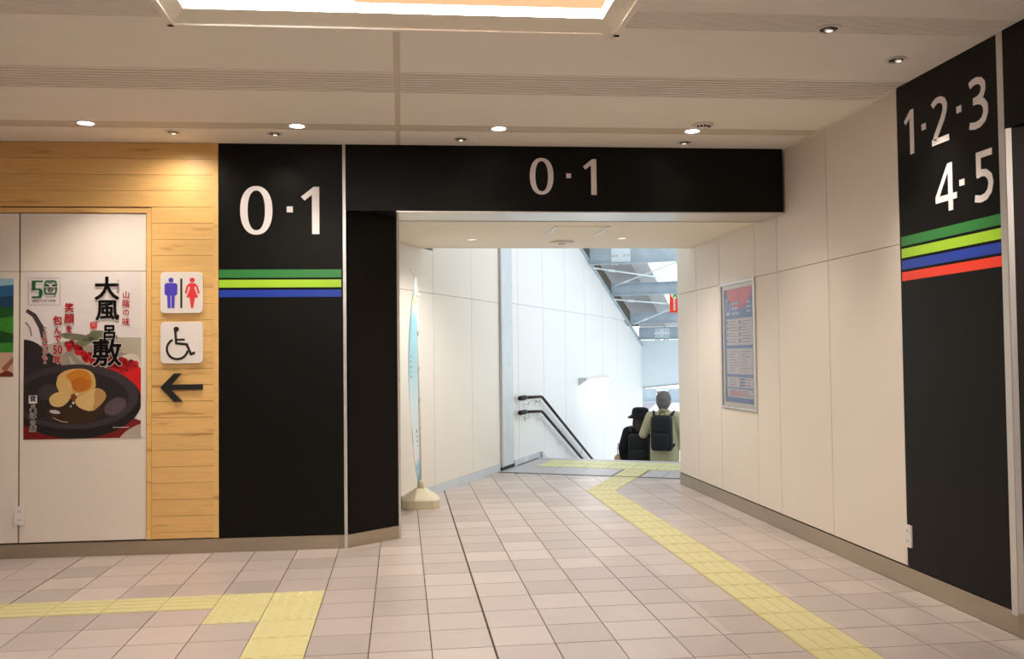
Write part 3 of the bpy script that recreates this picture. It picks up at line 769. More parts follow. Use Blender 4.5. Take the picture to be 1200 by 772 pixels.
# ------------------------------------------------------------------ roof over the stairs
def beam(s, z0, z1, t1, label, bolts=None):
    t = thing('roof_beam', label, 'beam', SP(s, 0.8, z0), 'steel beams over the stairs')
    MB().box(SP, s - 0.006, s + 0.006, 0.03, t1, z0, z1).build('web', 'galv', t)
    MB().box(SP, s - 0.07, s + 0.07, 0.03, t1, z0 - 0.012, z0).build('flange', 'galv', t)
    MB().box(SP, s - 0.07, s + 0.07, 0.03, t1, z1, z1 + 0.012).build('flange', 'galv', t)
    if bolts:
        tb0, tb1 = bolts
        MB().box(SP, s - 0.014, s - 0.006, tb0, tb1, z0 + 0.015, z1 - 0.015).build('splice_plate', 'pale_blue', t)
        n = 5
        for i in (0, 1, 3, 4):
            for zz in (z0 + (z1 - z0) * 0.3, z0 + (z1 - z0) * 0.7):
                tt_ = tb0 + (tb1 - tb0) * (i + 0.5) / n
                MB().box(SP, s - 0.032, s - 0.014, tt_ - 0.016, tt_ + 0.016, zz - 0.016, zz + 0.016).build('bolt', 'deck_pale', t)
            tt_ = tb0 + (tb1 - tb0) * (i + 0.5) / n
            MB().box(SP, s - 0.06, s - 0.03, tt_ - 0.018, tt_ + 0.018, z0 - 0.035, z0 - 0.012).build('bolt', 'deck_pale', t)
    return t
beam(6.1, 2.92, 3.32, 3.2, 'nearest and highest steel beam over the stairs, with bolted splice', (0.40, 0.72))
beam(7.6, 2.49, 2.69, 3.2, 'second steel beam over the stairs, partly behind the red sign')
beam(9.15, 2.02, 2.22, 3.2, 'third steel beam over the stairs, below the red sign')
beam(9.95, 1.72, 1.95, 3.2, 'farthest and lowest roof beam, bolted, above the pale blue panel', (0.36, 0.66))
def zr(s): return 3.36 - 0.305 * (s - 6.1)
def deckstrip(t0, t1, m, name, par, dz=0.0):
    return MB().prism(lambda a, b, c: SP(a, c, b), [(1.5, zr(1.5) + dz), (10.6, zr(10.6) + dz), (10.6, zr(10.6) + 0.04 + dz), (1.5, zr(1.5) + 0.04 + dz)], t0, t1).build(name, m, par)
t = thing('stair_roof', 'sloping roof deck with brown gutter and grey panels over the stairs', 'roof', SP(6, 0.5, zr(10.6)))
deckstrip(-0.75, -0.085, 'deck_brown', 'gutter', t, 0.02)
deckstrip(-0.08, 0.45, 'deck', 'roof_panel', t)
deckstrip(0.465, 0.77, 'deck_pale', 'roof_panel', t)
MB().tube([(1.5, 0.458, zr(1.5) - 0.01), (10.6, 0.458, zr(10.6) - 0.01)], 0.014, 8, SP).build('seam_rail', 'deck', t)
gl = mat('roof_glass', (0.95, 0.98, 1.0, 1), 0.05)
gl.node_tree.nodes['Principled BSDF'].inputs['Transmission Weight'].default_value = 1.0
gl.node_tree.nodes['Principled BSDF'].inputs['IOR'].default_value = 1.01
for pts, lab in (([(6.12, 0.08, 2.86), (7.55, 1.9, 2.60)], 'thin white brace rod from the nearest beam'), ([(7.58, 0.1, 2.66), (6.2, 1.9, 3.05)], 'thin white brace rod crossing up to the nearest beam'),
                 ([(7.70, 0.05, 2.42), (9.0, 1.9, 2.26)], 'thin white brace rod from the second beam'), ([(9.1, 0.1, 2.0), (7.7, 2.0, 2.55)], 'thin white brace rod rising from the third beam')):
    r_ = thing('brace_rod', lab, 'rod', SP(*pts[0]), 'brace rods under the stair roof')
    MB().tube(pts, 0.013, 8, SP).build('rod', 'pale_blue', r_)
    a, b = Vector(pts[0]), Vector(pts[1])
    MB().tube([tuple(a + (b - a) * 0.12), tuple(a + (b - a) * 0.17)], 0.022, 8, SP).build('turnbuckle', 'pale_blue', r_)
# pale end panel
t = thing('end_panel', 'pale blue hanging panel at the far end of the stair wall', 'panel', SP(10.4, 0.8, 0.7))
MB().prism(lambda a, b, c: SP(c, a, b), [(-0.03, 0.70), (1.9, 0.90), (1.9, 1.70), (-0.03, 1.70)], 10.36, 10.42).build('panel_sheet', 'pale_blue', t)
MB().prism(lambda a, b, c: SP(c, a, b), [(-0.03, 0.68), (1.9, 0.88), (1.9, 0.90), (-0.03, 0.70)], 10.34, 10.43).build('edge_strip', 'deck', t)
# hanging red sign
t = thing('hanging_sign', 'small red hanging sign with a green exit emblem under the roof beams', 'sign', SP(8.2, 1.16, 2.15))
SG = lambda a, b, o: SP(8.2 - o, a, b)
MB().box(SG, 0.985, 1.36, 2.17, 2.62, -0.02, 0.0).build('sign_board', 'red', t)
MB().prism(SG, [(1.085 + 0.075 * math.cos(2 * PI * k / 20), 2.505 + 0.075 * math.sin(2 * PI * k / 20)) for k in range(20)], 0.0, 0.003).build('emblem_disc', mat('emblem_cream', srgb(235, 235, 190), 0.5, noise=0.02), t)
eb = MB()
eb.prism(SG, [(1.085 + 0.02 * math.cos(2 * PI * k / 12), 2.545 + 0.02 * math.sin(2 * PI * k / 12)) for k in range(12)], 0.003, 0.005)
eb.ribbon(SG, [(1.05, 2.515), (1.085, 2.53), (1.125, 2.50)], 0.02, 0.003, 0.005)
eb.ribbon(SG, [(1.085, 2.53), (1.08, 2.49), (1.05, 2.455)], 0.022, 0.003, 0.0052)
eb.ribbon(SG, [(1.08, 2.49), (1.11, 2.475), (1.115, 2.445)], 0.022, 0.003, 0.0054)
eb.build('emblem_figure', 'green', t)
for k, z in enumerate((2.41, 2.365, 2.32, 2.275, 2.23)):
    MB().box(SG, 1.055, 1.09, z - 0.016, z + 0.016, 0.0, 0.002).build('sign_mark', 'white', t)
MB().tube([(8.19, 1.05, 2.62), (8.19, 1.05, 2.78)], 0.008, 8, SP).build('hanger', 'galv', t)
MB().tube([(8.19, 1.3, 2.62), (8.19, 1.3, 2.78)], 0.008, 8, SP).build('hanger', 'galv', t)
# platform beyond
struct(MB().box(SP, 8.15, 70, -20, 30, -5.6, -5.5).build('floor_platform', 'concrete'))
t = thing('platform_canopy', 'grey platform canopy with a bolted beam seen under the pale panel', 'canopy', SP(14.5, 0.8, -0.6))
MB().box(SP, 14.45, 14.6, -1.5, 4.0, 0.20, 0.52).build('beam_web', 'galv', t)
MB().box(SP, 14.3, 14.75, -1.5, 4.0, 0.16, 0.20).build('flange', 'galv', t)
MB().box(SP, 14.43, 14.45, -0.50, -0.175, 0.22, 0.50).build('splice_plate', 'white', t)
for i in (0, 1, 3, 4):
    for zz in (0.29, 0.43):
        MB().box(SP, 14.40, 14.43, -0.475 + i * 0.066, -0.44 + i * 0.066, zz - 0.018, zz + 0.018).build('bolt', 'ink', t)
MB().prism(lambda a, b, c: SP(c, a, b), [(-2.6, 0.06), (-1.10, 0.02), (-1.56, -0.37), (-2.6, -1.2)], 18.0, 18.06).build('gable_panel', 'lavender', t)
MB().box(SP, 20.0, 20.2, -3, 8, -1.4, -0.52).build('fascia', 'pale_blue', t)

# ------------------------------------------------------------------ hall shell outside the frame
struct(MB().box(W, XL - 0.1, XL, YB, 6.95, 0.0, 3.1).build('wall_west', 'panel'))
struct(MB().box(W, XL, 3.0, YB - 0.1, YB, 0.0, 3.1).build('wall_back', 'panel'))

# ------------------------------------------------------------------ pictogram signs
def rrect(x0, x1, z0, z1, r, n=5):
    P = []
    for cx, cz, a in ((x1 - r, z1 - r, 0), (x0 + r, z1 - r, 90), (x0 + r, z0 + r, 180), (x1 - r, z0 + r, 270)):
        for k in range(n + 1):
            t = math.radians(a + 90 * k / n); P.append((cx + r * math.cos(t), cz + r * math.sin(t)))
    return P
def circ(cx, cz, r, n=20): return [(cx + r * math.cos(2 * PI * k / n), cz + r * math.sin(2 * PI * k / n)) for k in range(n)]
t = thing('restroom_sign', 'white square restroom sign with blue man and red woman on the wood', 'sign', LW(-1.587, 1.741, 0))
MB().prism(LW, rrect(-1.737, -1.437, 1.741, 2.041, 0.03), 0.0, 0.016).build('sign_plate', 'plastic_white', t, bevel=0.002)
PG = lambda a, b, o: LW(-1.587 + a, 1.891 + b, o + 0.016)
man = MB()
mx0 = -0.075
man.prism(PG, circ(mx0, 0.092, 0.018), 0, 0.002)
man.prism(PG, rrect(mx0 - 0.045, mx0 + 0.045, -0.02, 0.070, 0.016), 0, 0.002)
man.prism(PG, [(mx0 - 0.027, -0.02), (mx0 - 0.003, -0.02), (mx0 - 0.003, -0.112), (mx0 - 0.024, -0.112)], 0, 0.002)
man.prism(PG, [(mx0 + 0.003, -0.02), (mx0 + 0.027, -0.02), (mx0 + 0.024, -0.112), (mx0 + 0.003, -0.112)], 0, 0.002)
plabel(man.build('man_pictogram', 'pict_blue', t), 'blue man figure')
MB().prism(PG, [(-0.009, -0.112), (0.005, -0.112), (0.005, 0.103), (-0.009, 0.103)], 0, 0.002).build('divider', 'ink', t)
wo = MB(); wx = 0.075
wo.prism(PG, circ(wx, 0.092, 0.018), 0, 0.002)
wo.prism(PG, [(wx - 0.022, 0.068), (wx + 0.022, 0.068), (wx + 0.016, 0.03), (wx + 0.042, -0.035), (wx - 0.042, -0.035), (wx - 0.016, 0.03)], 0, 0.002)
wo.ribbon(PG, [(wx - 0.018, 0.062), (wx - 0.034, 0.045), (wx - 0.046, -0.005)], 0.014, 0, 0.0022)
wo.ribbon(PG, [(wx + 0.018, 0.062), (wx + 0.034, 0.045), (wx + 0.046, -0.005)], 0.014, 0, 0.0022)
wo.prism(PG, [(wx - 0.018, -0.035), (wx + 0.018, -0.035), (wx + 0.008, -0.112), (wx - 0.008, -0.112)], 0, 0.002)
plabel(wo.build('woman_pictogram', 'pict_red', t), 'red woman figure')
t = thing('wheelchair_sign', 'white square wheelchair access sign below the restroom sign', 'sign', LW(-1.587, 1.376, 0))
MB().prism(LW, rrect(-1.737, -1.437, 1.376, 1.678, 0.03), 0.0, 0.016).build('sign_plate', 'plastic_white', t, bevel=0.002)
PW = lambda a, b, o: LW(-1.587 + a, 1.527 + b, o + 0.016)
wc_ = MB()
wc_.prism(PW, circ(-0.038, 0.098, 0.019), 0, 0.002)
wc_.ribbon(PW, [(-0.045, 0.09), (-0.038, -0.005), (0.036, -0.012), (0.066, -0.085), (0.094, -0.072)], 0.017, 0, 0.002)
wc_.ribbon(PW, [(-0.038, 0.022), (0.022, 0.022)], 0.014, 0, 0.0022)
arc = [(-0.03 + 0.074 * math.cos(math.radians(a)), -0.045 + 0.074 * math.sin(math.radians(a))) for a in range(118, 351, 8)]
wc_.ribbon(PW, arc, 0.016, 0, 0.0024)
wc_.build('wheelchair_pictogram', 'ink', t)
ar = MB()
ar.prism(LW, [(-1.738, 1.205), (-1.642, 1.304), (-1.588, 1.304), (-1.6635, 1.223), (-1.440, 1.223), (-1.440, 1.184), (-1.6635, 1.184), (-1.582, 1.098), (-1.639, 1.098)], 0.0, 0.014)
tag(ar.build('arrow_sign', 'ink'), 'black arrow pointing left on the wood below the wheelchair sign', 'sign')

# outlets
def outlet(fr, a, z, label):
    t = thing('wall_outlet', label, 'outlet', fr(a, z, 0))
    MB().prism(fr, rrect(a - 0.037, a + 0.037, z - 0.066, z + 0.066, 0.006, 3), 0.0, 0.010).build('cover_plate', 'plastic_white', t)
    for dz in (-0.03, 0.03):
        s = MB().box(fr, a - 0.017, a + 0.017, z + dz - 0.02, z + dz + 0.02, 0.010, 0.0125).build('socket', 'plastic_white', t)
        for dx in (-0.007, 0.007): MB().box(fr, a + dx - 0.0015, a + dx + 0.0015, z + dz - 0.006, z + dz + 0.008, 0.0125, 0.0132).build('slot', 'ink', s)
outlet(LW, -2.71, 0.305, 'white wall outlet low on the joint between the left white panels')
outlet(RW, 5.035, 0.305, 'white wall outlet low at the edge of the right black panel')

# ------------------------------------------------------------------ text
def text_mb(body, fr, c0, c1, size=1.0, offset=0.0, align='CENTER', mb=None, sx=1.0):
    cu = bpy.data.curves.new('lettering', 'FONT'); cu.body = body; cu.size = size; cu.align_x = align; cu.align_y = 'CENTER'
    cu.resolution_u = 3; cu.offset = offset; cu.fill_mode = 'FRONT'
    ob = bpy.data.objects.new('lettering', cu); C.objects.link(ob)
    dg = bpy.context.evaluated_depsgraph_get(); dg.update()
    me = bpy.data.meshes.new_from_object(ob.evaluated_get(dg))
    mb = mb or MB()
    vs = [fr(v.co.x * sx, v.co.y, c1) for v in me.vertices]
    mb.add(vs, [tuple(p.vertices) for p in me.polygons])
    bpy.data.objects.remove(ob); bpy.data.curves.remove(cu); bpy.data.meshes.remove(me)
    return mb

# ------------------------------------------------------------------ posters (flat prints)
pm = {}
def PM(name, r, g, b, noise=0.0, ns=30, rough=0.45):
    if name not in pm: pm[name] = mat('print_' + name, srgb(r, g, b), rough, noise=noise, nscale=ns)
    return pm[name]
PS = 0.812 / 137
def PF(x, y, o):    # poster sheet: x to the right, y down, in sheet units of 5.9 mm
    return LW(-2.69 + x * PS, 2.041 - y * (1.197 / 195), o)
PF0 = lambda x, y, o: PF(x, y, o)
WPO, HPO = 137, 195
def cl(poly):
    for a, b, c in ((1, 0, WPO), (-1, 0, 0), (0, 1, HPO), (0, -1, 0)): poly = clip(poly, a, b, c)
    return poly
def ep(cx, cy, rx, ry, n=40, a0=0, a1=360, rot=0):
    P = []
    for k in range(n):
        t = math.radians(a0 + (a1 - a0) * k / n); x, y = rx * math.cos(t), ry * math.sin(t)
        c, s = math.cos(math.radians(rot)), math.sin(math.radians(rot)); P.append((cx + x * c - y * s, cy + x * s + y * c))
    return P
po = thing('food_poster', 'large poster of rice cakes on a black plate with red and black lettering', 'poster', LW(-2.28, 0.845, 0))
ZB = -0.004
MB().prism(PF, [(0, 0), (WPO, 0), (WPO, HPO), (0, HPO)], ZB, ZB + 0.001).build('sheet', PM('sheet', 222, 212, 210, 0.06, 4), po)
lay = [1]
def pl(poly, m, name='print', ribbon=None, smooth=False):
    z = ZB + 0.001 + lay[0] * 0.0002; lay[0] += 1
    mb = MB()
    polys = poly if isinstance(poly[0], list) else [poly]
    for p in polys:
        if name in ('picture_rice_cake', 'picture_filling', 'picture_syrup', 'picture_teapot', 'picture_glint', 'picture_ground', 'picture_red_cloth'):
            for _ in range(1 if name in ('picture_rice_cake', 'picture_filling') else 2):   # round the corners of the printed shape
                p = [q for i in range(len(p)) for q in ((p[i][0] * 0.75 + p[(i + 1) % len(p)][0] * 0.25, p[i][1] * 0.75 + p[(i + 1) % len(p)][1] * 0.25), (p[i][0] * 0.25 + p[(i + 1) % len(p)][0] * 0.75, p[i][1] * 0.25 + p[(i + 1) % len(p)][1] * 0.75))]
        p = cl(p)
        if len(p) > 2: mb.add([PF(a, b, z) for a, b in p], [tuple(range(len(p)))])
    return mb.build(name, m, po, recalc=False) if mb.v else None
def rib(pts, wd, m, name='print'):
    z = ZB + 0.001 + lay[0] * 0.0002; lay[0] += 1
    mb = MB(); mb.ribbon(PF, pts, wd, z - 0.00005, z); return mb.build(name, m, po)
# background of the picture
pl([(-20, 92), (30, 84), (62, 78), (100, 76), (160, 78), (160, 150), (-20, 150)], PM('cloth_bg', 178, 168, 150, 0.12, 9), 'picture_ground')
pl([(40, 100), (60, 84), (90, 88), (120, 96), (137, 100), (137, 150), (30, 150)], PM('cloth_fold', 150, 140, 124, 0.2, 12), 'picture_ground')
pl([ep(62, 76, 22, 4, 16, rot=8), ep(66, 84, 18, 4, 16, rot=-20), ep(93, 74, 17, 5, 16, rot=10), ep(85, 80, 14, 4, 16, rot=30)], PM('leaf', 112, 112, 84, 0.25, 20), 'picture_leaf')
pl([ep(70, 104, 15, 2.2, 14, rot=38), ep(60, 112, 16, 2, 14, rot=60)], PM('leaf_pale', 175, 170, 150, 0.2, 20), 'picture_leaf')
pl([(88, 112), (104, 128), (137, 128), (137, 98), (120, 95)], PM('napkin', 205, 195, 180, 0.1, 10), 'picture_ground')
# teapot
pl(ep(-2, 100, 28, 22, 30), PM('teapot', 40, 33, 36, 0.3, 10), 'picture_teapot')
pl([(-20, 100), (24, 90), (40, 102), (48, 118), (56, 170), (-20, 170)], PM('teapot', 40, 33, 36), 'picture_teapot')
rib([(3, 44), (12, 50), (20, 64), (24, 80), (25, 96)], [4, 5, 6, 6, 6], PM('teapot_handle', 66, 52, 54, 0.2, 10), 'picture_teapot')
rib([(2, 58), (7, 64), (9, 74)], 1.6, PM('teapot_light', 130, 118, 118), 'picture_teapot')
# berries
rb_, rd_ = [], []
random.seed(3)
for k in range(30):
    u = k / 29; x = 52 + 36 * u + random.uniform(-3, 3); y = 84 + 26 * u + random.uniform(-4, 4)
    (rb_ if k % 2 else rd_).append(ep(x, y, 3.4, 3.4, 12))
for k in range(44):
    x = random.uniform(86, 137); y = 104 + (x - 86) * 0.26 + random.uniform(-8, 8)
    (rb_ if k % 2 else rd_).append(ep(x, y, 3.9, 3.9, 12))
pl(rd_, PM('berry_dark', 128, 18, 26, 0.2, 60), 'picture_berries'); pl(rb_, PM('berry', 190, 26, 34, 0.2, 60), 'picture_berries')
pl([(106, 120), (150, 108), (150, 160), (126, 142)], PM('red_cloth', 206, 22, 22, 0.12, 10), 'picture_red_cloth')
pl([(-20, 160), (157, 170), (157, 215), (-20, 215)], PM('red_cloth_dark', 120, 16, 20, 0.3, 14), 'picture_red_cloth')
pl([(106, 205), (118, 186), (150, 174), (150, 205)], PM('table_pale', 176, 164, 150, 0.1, 10), 'picture_ground')
# plate
pl(ep(62, 152, 76, 43, 60), PM('plate_edge', 22, 19, 19, 0.3, 20), 'picture_plate')
pl(ep(60, 146, 74, 38, 60), PM('plate_rim', 56, 47, 50, 0.3, 26), 'picture_plate')
pl(ep(58, 147, 65, 31, 60), PM('plate_well', 36, 30, 31, 0.4, 30), 'picture_plate')
pl(ep(107, 158, 14, 9, 24, rot=-30), PM('plate_sheen', 84, 72, 76, 0.4, 40), 'picture_plate')
pl(ep(28, 140, 12, 9, 24, rot=-20), PM('plate_sheen2', 58, 49, 53, 0.4, 40), 'picture_plate')
# syrup
pl([(24, 163), (30, 158), (60, 156), (96, 152), (92, 166), (84, 174), (64, 178), (44, 176), (30, 172)], PM('syrup', 52, 34, 20, 0.2, 20), 'picture_syrup')
pl([(29, 161), (40, 161), (44, 166), (32, 165)], PM('glint', 190, 186, 186), 'picture_glint')
rib([(34, 170), (44, 174.5), (52, 175.5)], 0.9, PM('glint2', 190, 160, 140), 'picture_glint')
# rice cakes
pl([(38, 124), (44, 117), (56, 113), (70, 113), (80, 117), (84, 126), (84, 136), (78, 142), (54, 150), (42, 140)], PM('mochi', 205, 165, 100, 0.16, 40), 'picture_rice_cake')
pl([(48, 122), (56, 116), (66, 113), (76, 118), (80, 126), (78, 138), (64, 140), (56, 130)], PM('amber', 196, 122, 36, 0.25, 30), 'picture_filling')
pl([(55, 128), (66, 122), (78, 128), (74, 139), (62, 141), (56, 136)], PM('amber_deep', 186, 104, 22, 0.2, 30), 'picture_filling')
pl([(37, 128), (44, 122), (52, 124), (57, 134), (56, 142), (46, 146), (40, 138)], PM('mochi2', 212, 172, 108, 0.14, 40), 'picture_rice_cake')
pl([(30, 146), (38, 140), (50, 140), (56, 144), (52, 152), (44, 158), (34, 157), (30, 152)], PM('mochi3', 214, 178, 116, 0.14, 40), 'picture_rice_cake')
pl([(60, 148), (76, 140), (86, 135), (95, 140), (97, 147), (90, 156), (80, 164), (66, 160), (60, 154)], PM('mochi4', 216, 180, 118, 0.14, 40), 'picture_rice_cake')
pl([(82, 141), (86, 135), (95, 140), (97, 147), (90, 156), (80, 164), (83, 152)], PM('mochi5', 184, 138, 84, 0.16, 40), 'picture_rice_cake')
pl([(54, 144), (62, 141), (62, 148), (57, 152)], PM('syrup_red', 120, 58, 26, 0.2, 20), 'picture_filling')
pl([ep(58, 153, 1.6, 1.6, 8), ep(55, 157, 1.2, 1.2, 8), ep(62, 143, 2.4, 1.2, 10, rot=-15)], PM('glint3', 226, 200, 190), 'picture_glint')
# lettering
INK, RED_, WHT = PM('ink', 14, 12, 12), PM('red_ink', 226, 22, 30), PM('white_ink', 226, 216, 214)
def heavy(ch, x, y, s, sx, z, off, mb):
    # stroke weight: copies of the character spread by the wanted radius
    ds = [(0, 0)] if off < 0.03 else [(0, 0)] + [(off * math.cos(PI * k / 4), off * math.sin(PI * k / 4)) for k in range(8)]
    for dx, dy in ds: text_mb(ch, (lambda a, b, c: PF(x + dx + a, y + dy - b, c)), 0, z, s, 0.0, mb=mb, sx=sx)
def glyphs(items, m, name, off=0.0, outline=None, ow=0.0):
    if outline:
        z = ZB + 0.001 + lay[0] * 0.0002; lay[0] += 1; mb = MB()
        for ch, x, y, s, sx in items: heavy(ch, x, y, s, sx, z, off + ow, mb)
        if mb.v: mb.build(name + '_outline', outline, po, recalc=False)
    z = ZB + 0.001 + lay[0] * 0.0002; lay[0] += 1; mb = MB()
    for ch, x, y, s, sx in items: heavy(ch, x, y, s, sx, z, off, mb)
    if mb.v: mb.build(name, m, po, recalc=False)
glyphs([('大', 97, 21, 29, 1.05), ('風', 97.5, 46, 26, 1.1), ('呂', 100, 71, 17, 1.0), ('敷', 97, 97, 34, 1.05)], INK, 'title_lettering', 0.75, WHT, 0.7)
glyphs([('山', 119.5, 27, 9, 1), ('陰', 119.5, 37.5, 9.5, 1), ('の', 119.5, 48, 8.5, 1), ('味', 119.5, 59, 9.5, 1)], RED_, 'red_lettering', 0.14)
glyphs([('笑', 53, 42, 11, 1), ('顔', 53, 55, 12, 1), ('を', 53, 67, 9, 1), ('包', 39.5, 57, 11, 1), ('ん', 39.5, 68.5, 9, 1), ('で', 39.5, 78, 9, 1), ('50', 39.5, 91, 14.5, 0.8), ('年', 39.5, 103, 10, 1)], RED_, 'red_lettering', 0.36, WHT, 0.6)
glyphs([('〜', 25, 65, 6, 0.5), ('こ', 25, 72, 6.5, 1), ('れ', 25, 79, 7, 1), ('か', 25, 86, 7, 1), ('ら', 25, 93, 7, 1), ('も', 25, 100, 7, 1), ('〜', 25, 106, 6, 0.5)], RED_, 'red_lettering', 0.2, WHT, 0.5)
glyphs([(ch, 110, 10 + 4.4 * i, 3.8, 1) for i, ch in enumerate('山陰銘菓')], PM('grey_ink', 110, 100, 100), 'small_lettering')
# red seal
pl(rrect(77.5, 85.5, 58, 66, 2, 3), RED_, 'seal')
glyphs([('風', 81.5, 62, 6.5, 1)], WHT, 'seal_lettering', 0.05)
# lower-left maker lettering
pl(rrect(6.5, 16, 143.5, 153, 0.3, 2), WHT, 'label_square')
glyphs([('寶', 11.2, 148, 8, 1)], INK, 'label_lettering', 0.1)
glyphs([('八', 11.5, 158.5, 8, 1), ('ば', 11.5, 167, 8, 1), ('の', 11.5, 175, 6.5, 1), ('店', 11.5, 182.5, 8, 1)], INK, 'label_lettering', 0.15, WHT, 0.6)
# anniversary mark
gg = PM('emblem_green', 16, 92, 52)
rib([(5.8, 6.2), (42.2, 6.2), (42.2, 38), (5.8, 38), (5.8, 6.2)], 0.5, PM('frame_line', 168, 150, 152), 'emblem_frame')
pl([[(9.5, 9.3), (22.5, 9.3), (22.5, 11.2), (13.8, 11.2), (13.8, 18.5), (9.5, 20.5)], [(9.5, 18.5), (19, 18.5), (22, 20.5), (22, 26), (20.5, 29.2), (17.8, 29.2), (17.8, 20.5), (9.5, 20.5)], [(9.5, 27.8), (18.5, 27.8), (21.2, 28.5), (18, 30), (9.5, 30)]], gg, 'emblem_five')
z = ZB + 0.001 + lay[0] * 0.0002; lay[0] += 1
er = MB()
er.ring(PF, rrect(23.8, 38.8, 9, 26, 4, 4), rrect(25.6, 37, 10.8, 24.4, 3, 4), z - 0.00005, z)
er.build('emblem_zero', gg, po)
pl([(24.2, 13.2), (38.4, 13.2), (38.4, 17), (24.2, 17)], PM('sheet2', 222, 212, 210), 'emblem_gap')
pl([[(22.8, 14), (27, 13), (31, 15.5), (28, 16.6), (24.5, 16.2)], [(39.8, 14), (35.6, 13), (31.6, 15.5), (34.6, 16.6), (38.1, 16.2)], [(27.5, 11.2), (35, 11.2), (33, 12.6), (29.5, 12.6)]], gg, 'emblem_leaf')
glyphs([('寿', 31.3, 20.6, 7.4, 1.1)], gg, 'emblem_lettering', 0.05)
glyphs([('Anniversary', 31.5, 28.2, 2.6, 1)], PM('grey_ink2', 105, 105, 100), 'emblem_small_lettering')
glyphs([('おかげさまで50年', 23.8, 33.4, 3.6, 0.95)], PM('grey_ink3', 70, 90, 75), 'emblem_small_lettering', 0.05)
MB().box(PF, 104, 123, 182.3, 182.9, ZB + 0.004, ZB + 0.0074).build('fine_print', WHT, po)

# landscape poster at the left edge
lp = thing('landscape_poster', 'green hills poster cut by the left picture edge', 'poster', LW(-3.2, 1.3, 0))
LF = lambda x, y, o: LW(-3.70 + x, 2.0 - y, o)
Z1 = -0.004
MB().box(LF, 0, 0.938, 0, 0.705, Z1, Z1 + 0.001).build('sheet', PM('sky_pale', 150, 190, 205, 0.05, 6), lp)
def lpl(poly, m, name, k): MB().add and None; mb = MB(); mb.add([LF(a, b, Z1 + 0.001 + 0.0002 * k) for a, b in poly], [tuple(range(len(poly)))]); mb.build(name, m, lp, recalc=False)
lpl([(0, 0.06), (0.3, 0.03), (0.6, 0.07), (0.938, 0.045), (0.938, 0.53), (0, 0.53)], PM('hill_blue', 40, 96, 140, 0.2, 8), 'picture_hills', 1)
lpl([(0, 0.14), (0.4, 0.10), (0.7, 0.15), (0.938, 0.12), (0.938, 0.53), (0, 0.53)], PM('hill_blue2', 24, 62, 92, 0.2, 8), 'picture_hills', 2)
lpl([(0, 0.2), (0.5, 0.17), (0.938, 0.21), (0.938, 0.53), (0, 0.53)], PM('hill_green', 22, 84, 34, 0.4, 14), 'picture_hills', 3)
lpl([(0, 0.30), (0.6, 0.34), (0.82, 0.29), (0.938, 0.27), (0.938, 0.53), (0, 0.53)], PM('field_green', 52, 134, 40, 0.4, 18), 'picture_field', 4)
lpl([(0.3, 0.40), (0.8, 0.36), (0.938, 0.40), (0.938, 0.46), (0.5, 0.47)], PM('field_dark', 20, 70, 24, 0.4, 18), 'picture_field', 5)
lpl([(0, 0.532), (0.938, 0.532), (0.938, 0.705), (0, 0.705)], PM('skin_print', 196, 160, 138, 0.12, 10), 'picture_hand', 6)
lpl([(0.86, 0.64), (0.938, 0.56), (0.938, 0.60), (0.88, 0.68)], PM('skin_print2', 150, 96, 70, 0.2, 10), 'picture_hand', 7)
lpl([(0.82, 0.69), (0.9, 0.66), (0.938, 0.68), (0.938, 0.705), (0.82, 0.705)], PM('brown_print', 110, 40, 20, 0.2, 10), 'picture_food', 8)

# ------------------------------------------------------------------ framed notice on the right wall
nf = thing('notice_frame', 'silver framed blue notice with a red half circle on the right wall', 'poster frame', RW(7.68, 0.9, 0))
NF = lambda a, b, o: RW(8.11 - a, 0.90 + b, o - 0.012)
fm = MB()
for a0, a1, b0, b1 in ((0, 0.83, 0, 0.022), (0, 0.83, 1.125, 1.147), (0, 0.03, 0.022, 1.125), (0.80, 0.83, 0.022, 1.125)):
    fm.box(NF, a0, a1, b0, b1, 0.0, 0.026)
fm.build('frame', 'alu', nf)
mm = MB()
for a0, a1, b0, b1 in ((0.03, 0.80, 0.022, 0.06), (0.03, 0.80, 1.085, 1.125), (0.03, 0.075, 0.06, 1.085), (0.755, 0.80, 0.06, 1.085)): mm.box(NF, a0, a1, b0, b1, 0.0, 0.012)
mm.build('frame_mat', 'plastic_white', nf)
NB, NW, NR, NG = PM('notice_blue', 108, 132, 186, 0.04), PM('notice_white', 216, 208, 214, 0.03), PM('notice_red', 222, 112, 124, 0.03), PM('notice_grey', 150, 152, 178)
MB().box(NF, 0.075, 0.755, 0.06, 1.085, 0.001, 0.004).build('notice_sheet', NB, nf)
half = [(0.43 + 0.30 * math.cos(math.radians(a)), 1.083 + 0.185 * math.sin(math.radians(a))) for a in range(180, 361, 9)]
MB().prism(NF, half, 0.004, 0.0045).build('notice_print', NR, nf)
for b0, b1 in ((0.575, 0.815), (0.315, 0.545), (0.195, 0.288), (0.105, 0.182)):
    MB().box(NF, 0.115, 0.725, b0, b1, 0.004, 0.0045).build('notice_print', NW, nf)
MB().prism(NF, rrect(0.105, 0.21, 0.85, 1.0, 0.02, 3), 0.004, 0.0045).build('notice_print', NW, nf)
MB().prism(NF, rrect(0.12, 0.195, 0.875, 0.985, 0.01, 3), 0.0045, 0.0048).build('notice_print', NB, nf)
ln = MB(); random.seed(5)
for b0, b1, n in ((0.59, 0.80, 8), (0.33, 0.53, 8), (0.205, 0.28, 3), (0.115, 0.172, 3)):
    for k in range(n):
        z_ = b0 + (b1 - b0) * (k + 0.5) / n
        for x0, x1 in ((0.17, 0.38), (0.46, 0.68)):
            ln.box(NF, x0, x0 + (x1 - x0) * random.uniform(0.6, 1), z_ - 0.004, z_ + 0.004, 0.0045, 0.0048)
ln.build('notice_lines', NG, nf)
sq = MB()
